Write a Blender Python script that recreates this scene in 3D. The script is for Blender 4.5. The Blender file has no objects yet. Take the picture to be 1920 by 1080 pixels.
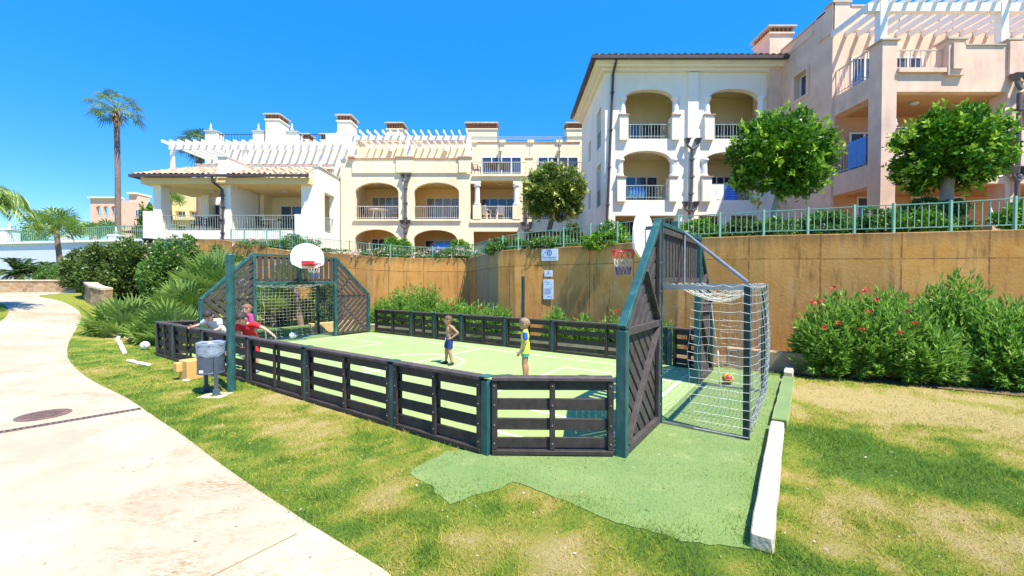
import bpy, bmesh, math, random
import numpy as np
from mathutils import Vector, Matrix, noise as mnoise

# ------------------------------------------------------------------ camera, sky, sun, exposure
SC = bpy.context.scene
COL = SC.collection
F_PX, H_CAM, PITCH = 785.0, 2.05, math.radians(1.02)
cam_d = bpy.data.cameras.new('camera')
cam = bpy.data.objects.new('camera', cam_d)
COL.objects.link(cam)
cam.location = (0, 0, H_CAM)
cam.rotation_euler = (math.radians(90) - PITCH, 0, 0)
cam_d.sensor_width = 36.0
cam_d.lens = F_PX / 1920 * 36
cam_d.clip_start = 0.05
cam_d.clip_end = 2000
SC.camera = cam

SUN_DIR = Vector((0.37, -0.37, 1.0)).normalized()       # towards the sun: behind the camera, to the right, high
W = bpy.data.worlds.new('World')
SC.world = W
W.use_nodes = True
wn = W.node_tree
bg = wn.nodes['Background']
sky = wn.nodes.new('ShaderNodeTexSky')
sky.sky_type = 'NISHITA'
sky.sun_disc = False
sky.sun_elevation = math.asin(SUN_DIR.z)
sky.sun_rotation = math.atan2(SUN_DIR.x, SUN_DIR.y)
sky.altitude = 0
sky.air_density = 1.0
sky.dust_density = 0.0
sky.ozone_density = 3.0
hs = wn.nodes.new('ShaderNodeHueSaturation')
hs.inputs['Hue'].default_value = 0.503
hs.inputs['Saturation'].default_value = 1.45
hs.inputs['Value'].default_value = 1.0
wn.links.new(sky.outputs[0], hs.inputs['Color'])
mixs = wn.nodes.new('ShaderNodeMix'); mixs.data_type = 'RGBA'; mixs.inputs[0].default_value = 0.62
wn.links.new(hs.outputs[0], mixs.inputs[6]); mixs.inputs[7].default_value = (0.12, 0.94, 3.35, 1)      # evens out the pale horizon
wn.links.new(mixs.outputs[2], bg.inputs[0])
bg.inputs[1].default_value = 0.15
sl = bpy.data.lights.new('sun', 'SUN')
sl.energy = 3.9
sl.angle = math.radians(0.5)
sl.color = (1.0, 0.94, 0.82)
so = bpy.data.objects.new('sun', sl)
so.rotation_euler = SUN_DIR.to_track_quat('Z', 'Y').to_euler()
so.location = (8, -8, 30)
COL.objects.link(so)
SC.view_settings.view_transform = 'Standard'
SC.view_settings.look = 'None'
SC.view_settings.exposure = 1.30
SC.view_settings.gamma = 1.0

# ------------------------------------------------------------------ helpers
RND = random.Random(11)
NR = np.random.default_rng(5)
CP, SP = math.cos(PITCH), math.sin(PITCH)

def at(px, py, Y):
    dx, dy = (px - 960) / F_PX, (540 - py) / F_PX
    t = Y / (CP + dy * SP)
    return Vector((dx * t, Y, H_CAM + t * (-SP + dy * CP)))
def bx(px, Y): return (px - 960) / F_PX * Y
def bz(py, Y): return at(960, py, Y).z

TH = math.radians(55.1)                                   # the court's long axis U and short axis V
UU = Vector((-math.sin(TH), math.cos(TH), 0)); VV = Vector((math.cos(TH), math.sin(TH), 0))
def uv(u, v, z=0.0): return UU * u + VV * v + Vector((0, 0, z))
def sstep(a, b, x):
    t = np.clip((x - a) / (b - a), 0, 1); return t * t * (3 - 2 * t)
def gz(x, y):                                             # height of the ground
    s = -math.sin(TH) * x + math.cos(TH) * y
    return 1.4 * sstep(15.2, 31, s)
def gp(px, py):                                           # ground point seen at a pixel
    z = 0.0; Y = 10
    dx, dy = (px - 960) / F_PX, (540 - py) / F_PX
    lo, hi = 1.0, 200.0
    for k in range(60):
        m = (lo + hi) / 2
        p = at(px, py, m)
        if p.z > gz(p.x, p.y): lo = m
        else: hi = m
    p = at(px, py, lo); p.z = float(gz(p.x, p.y)); return p
def onground(px, Y):
    x = bx(px, Y); return Vector((x, Y, float(gz(x, Y))))

WORLD = {}
def thing(name, label, cat, loc=(0, 0, 0), rotz=0.0, group=None, local=False):
    o = bpy.data.objects.new(name, None); COL.objects.link(o)
    o.empty_display_size = 0.2
    o.location = loc; o.rotation_euler = (0, 0, rotz)
    o['label'] = label; o['category'] = cat
    if group: o['group'] = group
    WORLD[o] = Vector((0, 0, 0)) if local else Vector(loc)
    return o
def tag(o, label, cat, group=None):
    o['label'] = label; o['category'] = cat
    if group: o['group'] = group
    return o
def copy_tree(o, parent=None):
    c = o.copy(); COL.objects.link(c); c.parent = parent
    for ch in list(o.children): copy_tree(ch, c)
    return c
def dup(root, loc, rotz, label, scale=1.0):
    c = copy_tree(root)
    c.location = loc; c.rotation_euler = (0, 0, rotz); c.scale = (scale,) * 3
    c['label'] = label
    return c

def link_mesh(name, me, m, parent=None, smooth=False):
    o = bpy.data.objects.new(name, me); COL.objects.link(o)
    if m: me.materials.append(m)
    if smooth:
        me.polygons.foreach_set('use_smooth', [True] * len(me.polygons))
    if parent is not None:
        o.parent = parent
        WORLD[o] = WORLD.get(parent, Vector((0, 0, 0)))
    return o

class MB:
    def __init__(s): s.v = []; s.f = []
    def add(s, vs, fs):
        b = len(s.v); s.v += [tuple(p) for p in vs]; s.f += [tuple(i + b for i in q) for q in fs]; return s
    def box(s, x0, x1, y0, y1, z0, z1):
        return s.add([(x0, y0, z0), (x1, y0, z0), (x1, y1, z0), (x0, y1, z0), (x0, y0, z1), (x1, y0, z1), (x1, y1, z1), (x0, y1, z1)],
                     [(0, 3, 2, 1), (4, 5, 6, 7), (0, 1, 5, 4), (1, 2, 6, 5), (2, 3, 7, 6), (3, 0, 4, 7)])
    def bar(s, p, q, w, h, up=(0, 0, 1), ext=0.0):         # box from p to q, w across, h along up
        p, q, up = Vector(p), Vector(q), Vector(up)
        d = (q - p).normalized(); a = d.cross(up)
        if a.length < 1e-5: a = d.cross(Vector((0, 1, 0)))
        a.normalize(); b = a.cross(d)
        p = p - d * ext; q = q + d * ext
        vs = [c + a * (w / 2 * i) + b * (h / 2 * j) for c in (p, q) for i, j in ((-1, -1), (1, -1), (1, 1), (-1, 1))]
        return s.add(vs, [(0, 1, 2, 3), (7, 6, 5, 4), (0, 4, 5, 1), (1, 5, 6, 2), (2, 6, 7, 3), (3, 7, 4, 0)])
    def tube(s, pts, r, n=8, cap=True):
        pts = [Vector(p) for p in pts]
        rs = r if isinstance(r, (list, tuple)) else [r] * len(pts)
        b = len(s.v); prev = None
        for i, p in enumerate(pts):
            d = (pts[min(i + 1, len(pts) - 1)] - pts[max(i - 1, 0)]).normalized()
            if prev is None:
                a = d.cross(Vector((0, 0, 1)))
                if a.length < 1e-3: a = d.cross(Vector((0, 1, 0)))
            else: a = prev - d * prev.dot(d)
            a.normalize(); prev = a; c = d.cross(a)
            for k in range(n):
                t = 2 * math.pi * k / n
                s.v.append(tuple(p + (a * math.cos(t) + c * math.sin(t)) * rs[i]))
        for i in range(len(pts) - 1):
            for k in range(n):
                k2 = (k + 1) % n
                s.f.append((b + i * n + k, b + i * n + k2, b + (i + 1) * n + k2, b + (i + 1) * n + k))
        if cap:
            s.f.append(tuple(b + k for k in range(n))[::-1])
            s.f.append(tuple(b + (len(pts) - 1) * n + k for k in range(n)))
        return s
    def lathe(s, prof, c=(0, 0, 0), n=16):
        b = len(s.v)
        for r, z in prof:
            for k in range(n):
                t = 2 * math.pi * k / n
                s.v.append((c[0] + r * math.cos(t), c[1] + r * math.sin(t), c[2] + z))
        for i in range(len(prof) - 1):
            for k in range(n):
                k2 = (k + 1) % n
                s.f.append((b + i * n + k, b + i * n + k2, b + (i + 1) * n + k2, b + (i + 1) * n + k))
        s.f.append(tuple(b + k for k in range(n))[::-1]); s.f.append(tuple(b + (len(prof) - 1) * n + k for k in range(n)))
        return s
    def ball(s, c, r, nu=12, nv=8, M=None):
        c = Vector(c); rx, ry, rz = r if isinstance(r, (tuple, list)) else (r, r, r)
        b = len(s.v)
        for j in range(nv + 1):
            ph = math.pi * j / nv - math.pi / 2
            for k in range(nu):
                t = 2 * math.pi * k / nu
                p = Vector((rx * math.cos(ph) * math.cos(t), ry * math.cos(ph) * math.sin(t), rz * math.sin(ph)))
                if M: p = M @ p
                s.v.append(tuple(c + p))
        for j in range(nv):
            for k in range(nu):
                k2 = (k + 1) % nu
                s.f.append((b + j * nu + k, b + j * nu + k2, b + (j + 1) * nu + k2, b + (j + 1) * nu + k))
        return s
    def prism(s, poly, o, ax, ay, az):                     # polygon in the plane (ax, ay), thickness vector az
        o, ax, ay, az = Vector(o), Vector(ax), Vector(ay), Vector(az)
        n = len(poly)
        vs = [o + ax * a + ay * b for a, b in poly]
        vs += [p + az for p in vs]
        fs = [tuple(range(n))[::-1], tuple(range(n, 2 * n))] + [(i, (i + 1) % n, n + (i + 1) % n, n + i) for i in range(n)]
        return s.add(vs, fs)
    def build(s, name, m, parent=None, smooth=False, bevel=0.0, fix=False):
        off = WORLD.get(parent, Vector((0, 0, 0))) if parent is not None else Vector((0, 0, 0))
        me = bpy.data.meshes.new(name)
        me.from_pydata([(a - off.x, b - off.y, c - off.z) for a, b, c in s.v], [], s.f)
        if bevel or fix:
            bm = bmesh.new(); bm.from_mesh(me)
            bmesh.ops.recalc_face_normals(bm, faces=bm.faces)
            if bevel:
                bmesh.ops.bevel(bm, geom=[e for e in bm.edges if len(e.link_faces) == 2 and e.calc_face_angle(0) > 0.6], offset=bevel, segments=1, affect='EDGES')
            bm.to_mesh(me); bm.free()
        me.update()
        return link_mesh(name, me, m, parent, smooth)

def np_mesh(name, verts, nper, m, parent=None, attr=None, smooth=False):
    """verts (N*nper,3): N polygons of nper corners each; attr: one float per polygon"""
    verts = np.asarray(verts, np.float32)
    off = WORLD.get(parent, Vector((0, 0, 0))) if parent is not None else Vector((0, 0, 0))
    verts = verts - np.array(off, np.float32)
    n = len(verts); k = n // nper
    me = bpy.data.meshes.new(name)
    me.vertices.add(n); me.vertices.foreach_set('co', verts.ravel())
    me.loops.add(n); me.loops.foreach_set('vertex_index', np.arange(n, dtype=np.int32))
    me.polygons.add(k); me.polygons.foreach_set('loop_start', np.arange(0, n, nper, dtype=np.int32))
    me.update(calc_edges=True)
    if attr is not None:
        for an, av in attr.items():
            a = me.attributes.new(an, 'FLOAT', 'POINT')
            a.data.foreach_set('value', np.repeat(np.asarray(av, np.float32), nper))
    return link_mesh(name, me, m, parent, smooth)

# ------------------------------------------------------------------ materials
MATS = {}
def nodes_of(name):
    m = bpy.data.materials.new(name); m.use_nodes = True
    nt = m.node_tree; return m, nt, nt.nodes['Principled BSDF'], nt.nodes, nt.links
def mixrgb(nt, fac, a, b, mode='MIX'):
    n = nt.nodes.new('ShaderNodeMix'); n.data_type = 'RGBA'; n.blend_type = mode
    for sock, val in ((n.inputs[0], fac), (n.inputs[6], a), (n.inputs[7], b)):
        if isinstance(val, bpy.types.NodeSocket): nt.links.new(val, sock)
        elif isinstance(val, (int, float)): sock.default_value = val
        else: sock.default_value = (*val, 1)
    return n.outputs[2]
def math_n(nt, op, a, b=None, c=None):
    n = nt.nodes.new('ShaderNodeMath'); n.operation = op
    for i, val in enumerate((a, b, c)):
        if val is None: continue
        if isinstance(val, bpy.types.NodeSocket): nt.links.new(val, n.inputs[i])
        else: n.inputs[i].default_value = val
    return n.outputs[0]
def noise_n(nt, scale, vec=None, detail=4, rough=0.55, stretch=None):
    if vec is None: vec = nt.nodes.new('ShaderNodeNewGeometry').outputs['Position']
    if stretch:
        mp = nt.nodes.new('ShaderNodeMapping'); mp.inputs['Scale'].default_value = stretch
        nt.links.new(vec, mp.inputs[0]); vec = mp.outputs[0]
    n = nt.nodes.new('ShaderNodeTexNoise'); n.inputs['Scale'].default_value = scale
    n.inputs['Detail'].default_value = detail; n.inputs['Roughness'].default_value = rough
    nt.links.new(vec, n.inputs['Vector']); return n.outputs[0]
def ramp_n(nt, fac, lo, hi):
    n = nt.nodes.new('ShaderNodeMapRange'); n.inputs[1].default_value = lo; n.inputs[2].default_value = hi
    nt.links.new(fac, n.inputs[0]); return n.outputs[0]
def bump_n(nt, height, strength, dist, bsdf):
    b = nt.nodes.new('ShaderNodeBump'); b.inputs['Strength'].default_value = strength; b.inputs['Distance'].default_value = dist
    nt.links.new(height, b.inputs['Height']); nt.links.new(b.outputs[0], bsdf.inputs['Normal'])
def mat(name, col, rough=0.6, var=0.12, scale=3.0, bump=0.0, bscale=40.0, metal=0.0, dirt=None, dscale=1.2, stretch=None, spec=0.4):
    if name in MATS: return MATS[name]
    m, nt, b, N, L = nodes_of(name)
    lo = tuple(c * (1 - var) for c in col); hi = tuple(min(1, c * (1 + var)) for c in col)
    c = mixrgb(nt, ramp_n(nt, noise_n(nt, scale, stretch=stretch), 0.3, 0.7), lo, hi)
    if dirt:
        dc, amt = dirt
        d = ramp_n(nt, noise_n(nt, dscale, detail=7, rough=0.65, stretch=(1, 1, 0.35)), 0.5, 0.75)
        c = mixrgb(nt, math_n(nt, 'MULTIPLY', d, amt), c, dc)
    L.new(c, b.inputs['Base Color'])
    b.inputs['Roughness'].default_value = rough; b.inputs['Metallic'].default_value = metal
    b.inputs['Specular IOR Level'].default_value = spec
    if bump: bump_n(nt, noise_n(nt, bscale, detail=5, stretch=stretch), bump, 0.01, b)
    MATS[name] = m; return m
def leafmat(name, dark, light, tip=None, rough=0.42, trans=0.3, attr='rnd'):
    if name in MATS: return MATS[name]
    m, nt, b, N, L = nodes_of(name)
    a = N.new('ShaderNodeAttribute'); a.attribute_name = attr
    c = mixrgb(nt, a.outputs['Fac'], dark, light)
    c = mixrgb(nt, ramp_n(nt, noise_n(nt, 2.2, detail=3), 0.35, 0.7), c, tuple(x * 0.72 for x in light))
    if tip: c = mixrgb(nt, math_n(nt, 'MULTIPLY', math_n(nt, 'POWER', a.outputs['Fac'], 5.0), 0.8), c, tip)
    L.new(c, b.inputs['Base Color']); b.inputs['Roughness'].default_value = rough
    b.inputs['Specular IOR Level'].default_value = 0.35
    tr = N.new('ShaderNodeBsdfTranslucent'); L.new(c, tr.inputs['Color'])
    mx = N.new('ShaderNodeMixShader'); mx.inputs[0].default_value = trans
    L.new(b.outputs[0], mx.inputs[1]); L.new(tr.outputs[0], mx.inputs[2])
    L.new(mx.outputs[0], N['Material Output'].inputs[0])
    MATS[name] = m; return m

cream = mat('cream_render', (0.84, 0.71, 0.48), 0.85, 0.05, 0.6, 0.15, 60, dirt=((0.60, 0.43, 0.24), 0.42))
cream2 = mat('pale_cream_render', (0.84, 0.76, 0.58), 0.85, 0.04, 0.6, 0.15, 60, dirt=((0.6, 0.5, 0.35), 0.18))
white_r = mat('white_render', (0.84, 0.78, 0.65), 0.85, 0.04, 0.6, 0.15, 60, dirt=((0.55, 0.48, 0.38), 0.32))
pink_r = mat('pink_render', (0.77, 0.53, 0.39), 0.88, 0.12, 1.4, 0.25, 30, dirt=((0.36, 0.26, 0.21), 0.5), dscale=1.3)
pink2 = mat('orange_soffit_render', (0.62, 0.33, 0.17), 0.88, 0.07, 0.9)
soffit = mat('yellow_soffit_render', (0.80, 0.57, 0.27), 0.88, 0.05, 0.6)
white_p = mat('white_paint', (0.80, 0.79, 0.76), 0.5, 0.04, 4)
trimgrey = mat('stone_coping', (0.50, 0.44, 0.36), 0.8, 0.12, 3)
terracotta = mat('terracotta_tile', (0.62, 0.38, 0.24), 0.8, 0.3, 2.6, 0.2, 25, dirt=((0.70, 0.58, 0.44), 0.6), dscale=3)
copper = mat('brick_red', (0.40, 0.17, 0.09), 0.8, 0.2, 6)
gutter = mat('dark_bronze_gutter', (0.07, 0.05, 0.05), 0.45, 0.15, 3)
pipe = mat('weathered_brown_pipe', (0.12, 0.10, 0.10), 0.5, 0.2, 3)
glass = mat('window_glass', (0.03, 0.06, 0.13), 0.06, 0.3, 0.7, spec=0.9)
glass2 = mat('curtained_glass', (0.22, 0.23, 0.22), 0.08, 0.25, 3.0, spec=0.8, stretch=(4, 1, 0.2))
wframe = mat('window_frame_white', (0.74, 0.71, 0.63), 0.5, 0.04, 5)
railm = mat('grey_green_rail', (0.30, 0.36, 0.32), 0.5, 0.1, 5)
railw = mat('pale_rail', (0.55, 0.50, 0.42), 0.5, 0.1, 5)
fgreen = mat('green_fence_paint', (0.20, 0.40, 0.29), 0.45, 0.12, 4, dirt=((0.42, 0.5, 0.42), 0.35), dscale=6)
dgreen = mat('dark_green_steel', (0.018, 0.085, 0.085), 0.42, 0.25, 6, dirt=((0.12, 0.24, 0.2), 0.5), dscale=7)
dgreen2 = mat('near_black_green_steel', (0.012, 0.04, 0.038), 0.45, 0.25, 6)
galv = mat('galvanised_steel', (0.36, 0.37, 0.38), 0.4, 0.15, 8, metal=0.6)
netw = mat('white_net_cord', (0.62, 0.61, 0.56), 0.8, 0.1, 8)
netb = mat('blue_net_cord', (0.06, 0.09, 0.42), 0.8, 0.1, 8)
redm = mat('red_enamel', (0.62, 0.03, 0.05), 0.4, 0.1, 8)
lampm = mat('frosted_lamp', (0.55, 0.52, 0.45), 0.4, 0.05, 5)
dkfurn = mat('dark_furniture', (0.02, 0.022, 0.025), 0.5, 0.2, 8)
wtfurn = mat('white_furniture', (0.78, 0.76, 0.72), 0.5, 0.04, 8)
soil = mat('dry_soil', (0.26, 0.16, 0.08), 0.95, 0.35, 5, 0.6, 40)
bark = mat('pale_bark', (0.36, 0.32, 0.27), 0.9, 0.3, 6, 0.6, 30, stretch=(1, 1, 0.4))
palmbark = mat('palm_bark', (0.22, 0.15, 0.11), 0.9, 0.3, 6, 0.8, 14, stretch=(0.5, 0.5, 3))
darkstem = mat('dark_stem', (0.07, 0.05, 0.03), 0.9, 0.3, 6)
blackplank = None
def wood(name, col):
    m, nt, b, N, L = nodes_of(name)
    tc = N.new('ShaderNodeNewGeometry').outputs['Position']
    g = noise_n(nt, 9, tc, 6, 0.6)
    fine = noise_n(nt, 60, tc, 3, 0.6)
    c = mixrgb(nt, ramp_n(nt, g, 0.3, 0.72), tuple(x * 0.7 for x in col), tuple(x * 1.5 for x in col))
    pale = ramp_n(nt, noise_n(nt, 28, tc, 6, 0.75), 0.62, 0.85)
    c = mixrgb(nt, math_n(nt, 'MULTIPLY', pale, 0.45), c, (0.17, 0.145, 0.13))
    L.new(c, b.inputs['Base Color']); b.inputs['Roughness'].default_value = 0.62
    b.inputs['Specular IOR Level'].default_value = 0.35
    bump_n(nt, fine, 0.35, 0.004, b)
    return m
plank = wood('dark_recycled_plank', (0.040, 0.031, 0.028))
plankg = wood('weathered_grey_plank', (0.060, 0.050, 0.048))
plankt = wood('worn_top_plank', (0.075, 0.058, 0.055))

# ------------------------------------------------------------------ ground, lawn, path, court
def fbm(x, y, sc, seed=0.0):
    out = np.zeros(len(x))
    for i in range(len(x)):
        out[i] = mnoise.fractal(Vector((x[i] * sc + seed, y[i] * sc - seed, seed)), 1.0, 2.0, 4)
    return out
PATCH = [(gp(600, 800), 0.75, 0.9), (gp(520, 745), 0.8, 0.5), (gp(300, 690), 1.0, 0.5), (gp(270, 620), 1.6, 0.8), (gp(1600, 745), 1.5, 1.0), (gp(1850, 780), 1.5, 1.0),
         (gp(1800, 985), 0.55, 0.9), (gp(1560, 1000), 0.4, 0.55), (gp(1480, 880), 0.35, 0.3), (gp(900, 1000), 0.5, 0.6), (gp(1050, 1060), 0.4, 0.4), (gp(700, 930), 0.4, 0.45), (gp(1690, 830), 0.4, 0.7),
         (gp(1620, 705), 0.8, -0.9), (gp(1700, 870), 0.7, -1.1), (gp(1560, 820), 0.5, -0.7), (gp(1850, 900), 0.8, -1.0), (gp(1500, 700), 0.8, -0.5), (gp(480, 850), 0.5, -0.5), (gp(760, 900), 0.4, -0.3), (gp(200, 600), 1.2, -0.3)]
def dryness(x, y):
    d = 0.31 + 0.42 * fbm(x, y, 0.8, 3.1) + 0.45 * fbm(x, y, 2.6, 8.2) + 0.45 * fbm(x, y, 6.5, 2.7)
    for p, r, a in PATCH: d = d + (.72 if a > 0 else .5) * a * np.exp(-((x - p.x) ** 2 + (y - p.y) ** 2) / (r * r))
    return np.clip(d, 0, 1)
def axis(parts):
    out = []
    for a, b, st in parts: out += list(np.arange(a, b, st))
    return np.array(out + [parts[-1][1]])
gxs = axis([(-400, -60, 40), (-60, -16, 1.0), (-16, 14, 0.16), (14, 60, 2.0), (60, 400, 40)])
gys = axis([(-30, 2, 2.0), (2, 14, 0.16), (14, 45, 0.6), (45, 100, 5.0), (100, 700, 60)])
GX, GY = np.meshgrid(gxs, gys)
gxf, gyf = GX.ravel(), GY.ravel()
me = bpy.data.meshes.new('lawn')
nx, ny = len(gxs), len(gys)
idx = np.arange(nx * ny).reshape(ny, nx)
quads = np.stack([idx[:-1, :-1].ravel(), idx[:-1, 1:].ravel(), idx[1:, 1:].ravel(), idx[1:, :-1].ravel()], 1)
co = np.stack([gxf, gyf, gz(gxf, gyf)], 1)
me.vertices.add(len(co)); me.vertices.foreach_set('co', co.ravel().astype(np.float32))
me.loops.add(quads.size); me.loops.foreach_set('vertex_index', quads.ravel().astype(np.int32))
me.polygons.add(len(quads)); me.polygons.foreach_set('loop_start', np.arange(0, quads.size, 4, dtype=np.int32))
me.update(calc_edges=True)
far = (np.abs(gxf) > 18) | (gyf > 16) | (gyf < 1.9)
dr = np.full(len(gxf), 0.45); dr[~far] = dryness(gxf[~far], gyf[~far])
a = me.attributes.new('dry', 'FLOAT', 'POINT'); a.data.foreach_set('value', dr.astype(np.float32))

def grassmat(name, blades):
    m, nt, b, N, L = nodes_of(name)
    at_ = N.new('ShaderNodeAttribute'); at_.attribute_name = 'dry'
    n1 = noise_n(nt, 22, detail=6, rough=0.7)
    d = math_n(nt, 'ADD', at_.outputs['Fac'], math_n(nt, 'MULTIPLY', math_n(nt, 'SUBTRACT', n1, 0.5), 1.2 if not blades else 0.8))
    r = N.new('ShaderNodeValToRGB'); L.new(d, r.inputs[0])
    e = r.color_ramp.elements
    e[0].position = 0.05; e[0].color = (0.115, 0.215, 0.032, 1)
    e[1].position = 1.0; e[1].color = (0.56, 0.44, 0.19, 1)
    x = e.new(0.33); x.color = (0.225, 0.315, 0.036, 1)
    x = e.new(0.62); x.color = (0.40, 0.36, 0.070, 1)
    c = r.outputs[0]
    if blades:
        rn = N.new('ShaderNodeAttribute'); rn.attribute_name = 'rnd'
        c = mixrgb(nt, ramp_n(nt, rn.outputs['Fac'], 0, 1), c, mixrgb(nt, 1.0, c, (1.35, 1.3, 1.2), 'MULTIPLY'))
    else:
        c = mixrgb(nt, ramp_n(nt, noise_n(nt, 90, detail=3, rough=0.8), 0.35, 0.7), mixrgb(nt, 1.0, c, (0.55, 0.55, 0.5), 'MULTIPLY'), c)
    L.new(c, b.inputs['Base Color']); b.inputs['Roughness'].default_value = 0.85; b.inputs['Specular IOR Level'].default_value = 0.15
    if blades:
        tr = N.new('ShaderNodeBsdfTranslucent'); L.new(c, tr.inputs['Color'])
        mx = N.new('ShaderNodeMixShader'); mx.inputs[0].default_value = 0.4
        L.new(b.outputs[0], mx.inputs[1]); L.new(tr.outputs[0], mx.inputs[2]); L.new(mx.outputs[0], N['Material Output'].inputs[0])
    else: bump_n(nt, noise_n(nt, 60, detail=6, rough=0.8), 0.9, 0.03, b)
    return m
lawn = link_mesh('lawn', me, grassmat('dry_lawn', False)); lawn['kind'] = 'structure'

# concrete path
PATH_R = [(735, 1080), (690, 1052), (600, 997), (540, 958), (470, 912), (400, 862), (340, 815), (300, 790), (265, 765), (235, 745), (185, 722), (150, 700), (128, 676), (125, 650), (140, 622), (153, 600), (151, 586), (134, 573), (108, 563), (64, 556), (100, 552), (168, 547)]
PATH_L = [(-1500, 1080), (-1300, 1052), (-1100, 997), (-1000, 958), (-900, 912), (-800, 862), (-700, 815), (-600, 790), (-500, 765), (-400, 745), (-300, 722), (-210, 700), (-140, 676), (-80, 650), (-36, 622), (4, 602), (17, 588), (15, 575), (-12, 565), (-60, 556), (-60, 552), (-60, 548)]
def sheet_loft(name, A, B, m, z, n=14, parent=None):
    mb = MB(); rows = []
    for p, q in zip(A, B):
        rows.append([p.lerp(q, k / n) for k in range(n + 1)])
    vs = []
    for r in rows:
        for p in r: vs.append((p.x, p.y, float(gz(p.x, p.y)) + z))
    fs = [(i * (n + 1) + k, i * (n + 1) + k + 1, (i + 1) * (n + 1) + k + 1, (i + 1) * (n + 1) + k) for i in range(len(rows) - 1) for k in range(n)]
    mb.add(vs, fs); return mb.build(name, m, parent, fix=True)
def smooth_poly(pts, it=2):
    for _ in range(it):
        out = [pts[0]]
        for a, b in zip(pts, pts[1:]): out += [a.lerp(b, 0.25), a.lerp(b, 0.75)]
        pts = out + [pts[-1]]
    return pts
pr = [gp(*p) for p in PATH_R]; pl = [gp(*p) for p in PATH_L]
back = [Vector((p.x * 0.6 + 0.5, p.y - 3.2 , 0)) for p in (pr[0],)]
pr = smooth_poly([Vector((1.0, 0.6, 0)), Vector((0.1, 1.9, 0))] + pr, 1); pl = smooth_poly([Vector((-8, 0.6, 0)), Vector((-8, 1.9, 0))] + pl, 1)
m, nt, b, N, L = nodes_of('washed_concrete')
base = mixrgb(nt, ramp_n(nt, noise_n(nt, 1.1, detail=6), 0.35, 0.7), (0.375, 0.31, 0.21), (0.475, 0.41, 0.295))
st = ramp_n(nt, noise_n(nt, 0.55, detail=8, rough=0.7, stretch=(1, 1.6, 1)), 0.50, 0.66)
fl = ramp_n(nt, noise_n(nt, 30, detail=5, rough=0.75, stretch=(0.5, 1.5, 1)), 0.46, 0.58)
c = mixrgb(nt, math_n(nt, 'MULTIPLY', math_n(nt, 'MULTIPLY', st, fl), 0.95), base, (0.25, 0.150, 0.052))
pit = ramp_n(nt, noise_n(nt, 55, detail=3, rough=0.6), 0.67, 0.76)
c = mixrgb(nt, math_n(nt, 'MULTIPLY', pit, 0.6), c, (0.24, 0.16, 0.10))
L.new(c, b.inputs['Base Color']); b.inputs['Roughness'].default_value = 0.85
bump_n(nt, noise_n(nt, 55, detail=5), 0.3, 0.006, b)
concrete = m
path = sheet_loft('path', pr, pl, m, 0.012, 18); path['kind'] = 'structure'

jm = MB(); ja, jb = gp(380, 1092), gp(556, 1004); jm.bar(ja + Vector((0, 0, .0135)), jb + Vector((0, 0, .0135)), .010, .003)
jo = jm.build('path_joint', mat('joint_grime', (0.26, 0.17, 0.09), 0.9, 0.3, 12)); jo['kind'] = 'structure'

def flat_poly(name, pts, m, z, parent=None):
    mb = MB(); n = len(pts)
    mb.add([(p[0], p[1], z) for p in pts], [tuple(range(n))]); return mb.build(name, m, parent)
def turf(name, col, col2):
    m, nt, b, N, L = nodes_of(name)
    c = mixrgb(nt, ramp_n(nt, noise_n(nt, 1.3, detail=6, rough=0.6), 0.3, 0.7), col, col2)
    c = mixrgb(nt, ramp_n(nt, noise_n(nt, 120, detail=2), 0.3, 0.75), mixrgb(nt, 1.0, c, (0.72, 0.72, 0.7), 'MULTIPLY'), c)
    dust = ramp_n(nt, noise_n(nt, 2.6, detail=8, rough=0.7), 0.58, 0.78)
    c = mixrgb(nt, math_n(nt, 'MULTIPLY', dust, 0.5), c, (0.46, 0.45, 0.20))
    L.new(c, b.inputs['Base Color']); b.inputs['Roughness'].default_value = 0.9; b.inputs['Specular IOR Level'].default_value = 0.1
    b.inputs['Sheen Weight'].default_value = 0.45; b.inputs['Sheen Roughness'].default_value = 0.45; b.inputs['Sheen Tint'].default_value = (1.0, 0.97, 0.72, 1)
    bump_n(nt, noise_n(nt, 160, detail=3), 0.5, 0.008, b); return m
turf_in = turf('sanded_turf', (0.34, 0.47, 0.14), (0.41, 0.53, 0.19))
turf_out = turf('green_turf', (0.150, 0.255, 0.058), (0.225, 0.315, 0.088))
U0, U1, V0, V1 = 1.72, 14.1, 3.85, 10.45
GV = (4.72, 6.15, 8.9, 10.28)
out_px = [(838, 846), (800, 866), (768, 890), (845, 948), (900, 925), (960, 905), (1030, 930), (1100, 958), (1240, 1004), (1330, 1022), (1412, 1032)]
tp = [gp(*p) for p in out_px]
tp = tp + [gp(1450, 835), gp(1480, 690)] + [uv(0.2, 10.6), uv(2, 10.9), uv(14, 10.8), uv(15.6, 10.3), uv(15.6, 4.9), uv(14.7, 3.80), uv(3.3, 3.80)]
def ragged(pts, lo, hi, st=.12, amp=.045):                # uneven edge where the turf meets the lawn
    out = []
    for i, p in enumerate(pts):
        q = pts[(i + 1) % len(pts)]
        if not (lo <= i < hi): out.append(p); continue
        n = max(1, int((q - p).length / st))
        for k in range(n):
            c = p.lerp(q, k / n); j = amp * mnoise.noise(Vector((c.x * 3, c.y * 3, 0))) * 1.6 + RND.uniform(-amp, amp) * .5
            d = (q - p).normalized(); out.append(c + Vector((-d.y, d.x, 0)) * j)
    return out
tp = ragged(tp, 0, 10, .07, .035)
from mathutils.geometry import tessellate_polygon
def tess_poly(name, pts, m, z):
    tri = tessellate_polygon([[Vector((p.x, p.y, 0)) for p in pts]]); mb = MB(); mb.add([(p.x, p.y, z) for p in pts], [tuple(t) for t in tri]); return mb.build(name, m, fix=True)
to = tess_poly('turf_surround', tp, turf_out, 0.007); to['kind'] = 'structure'
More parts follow.
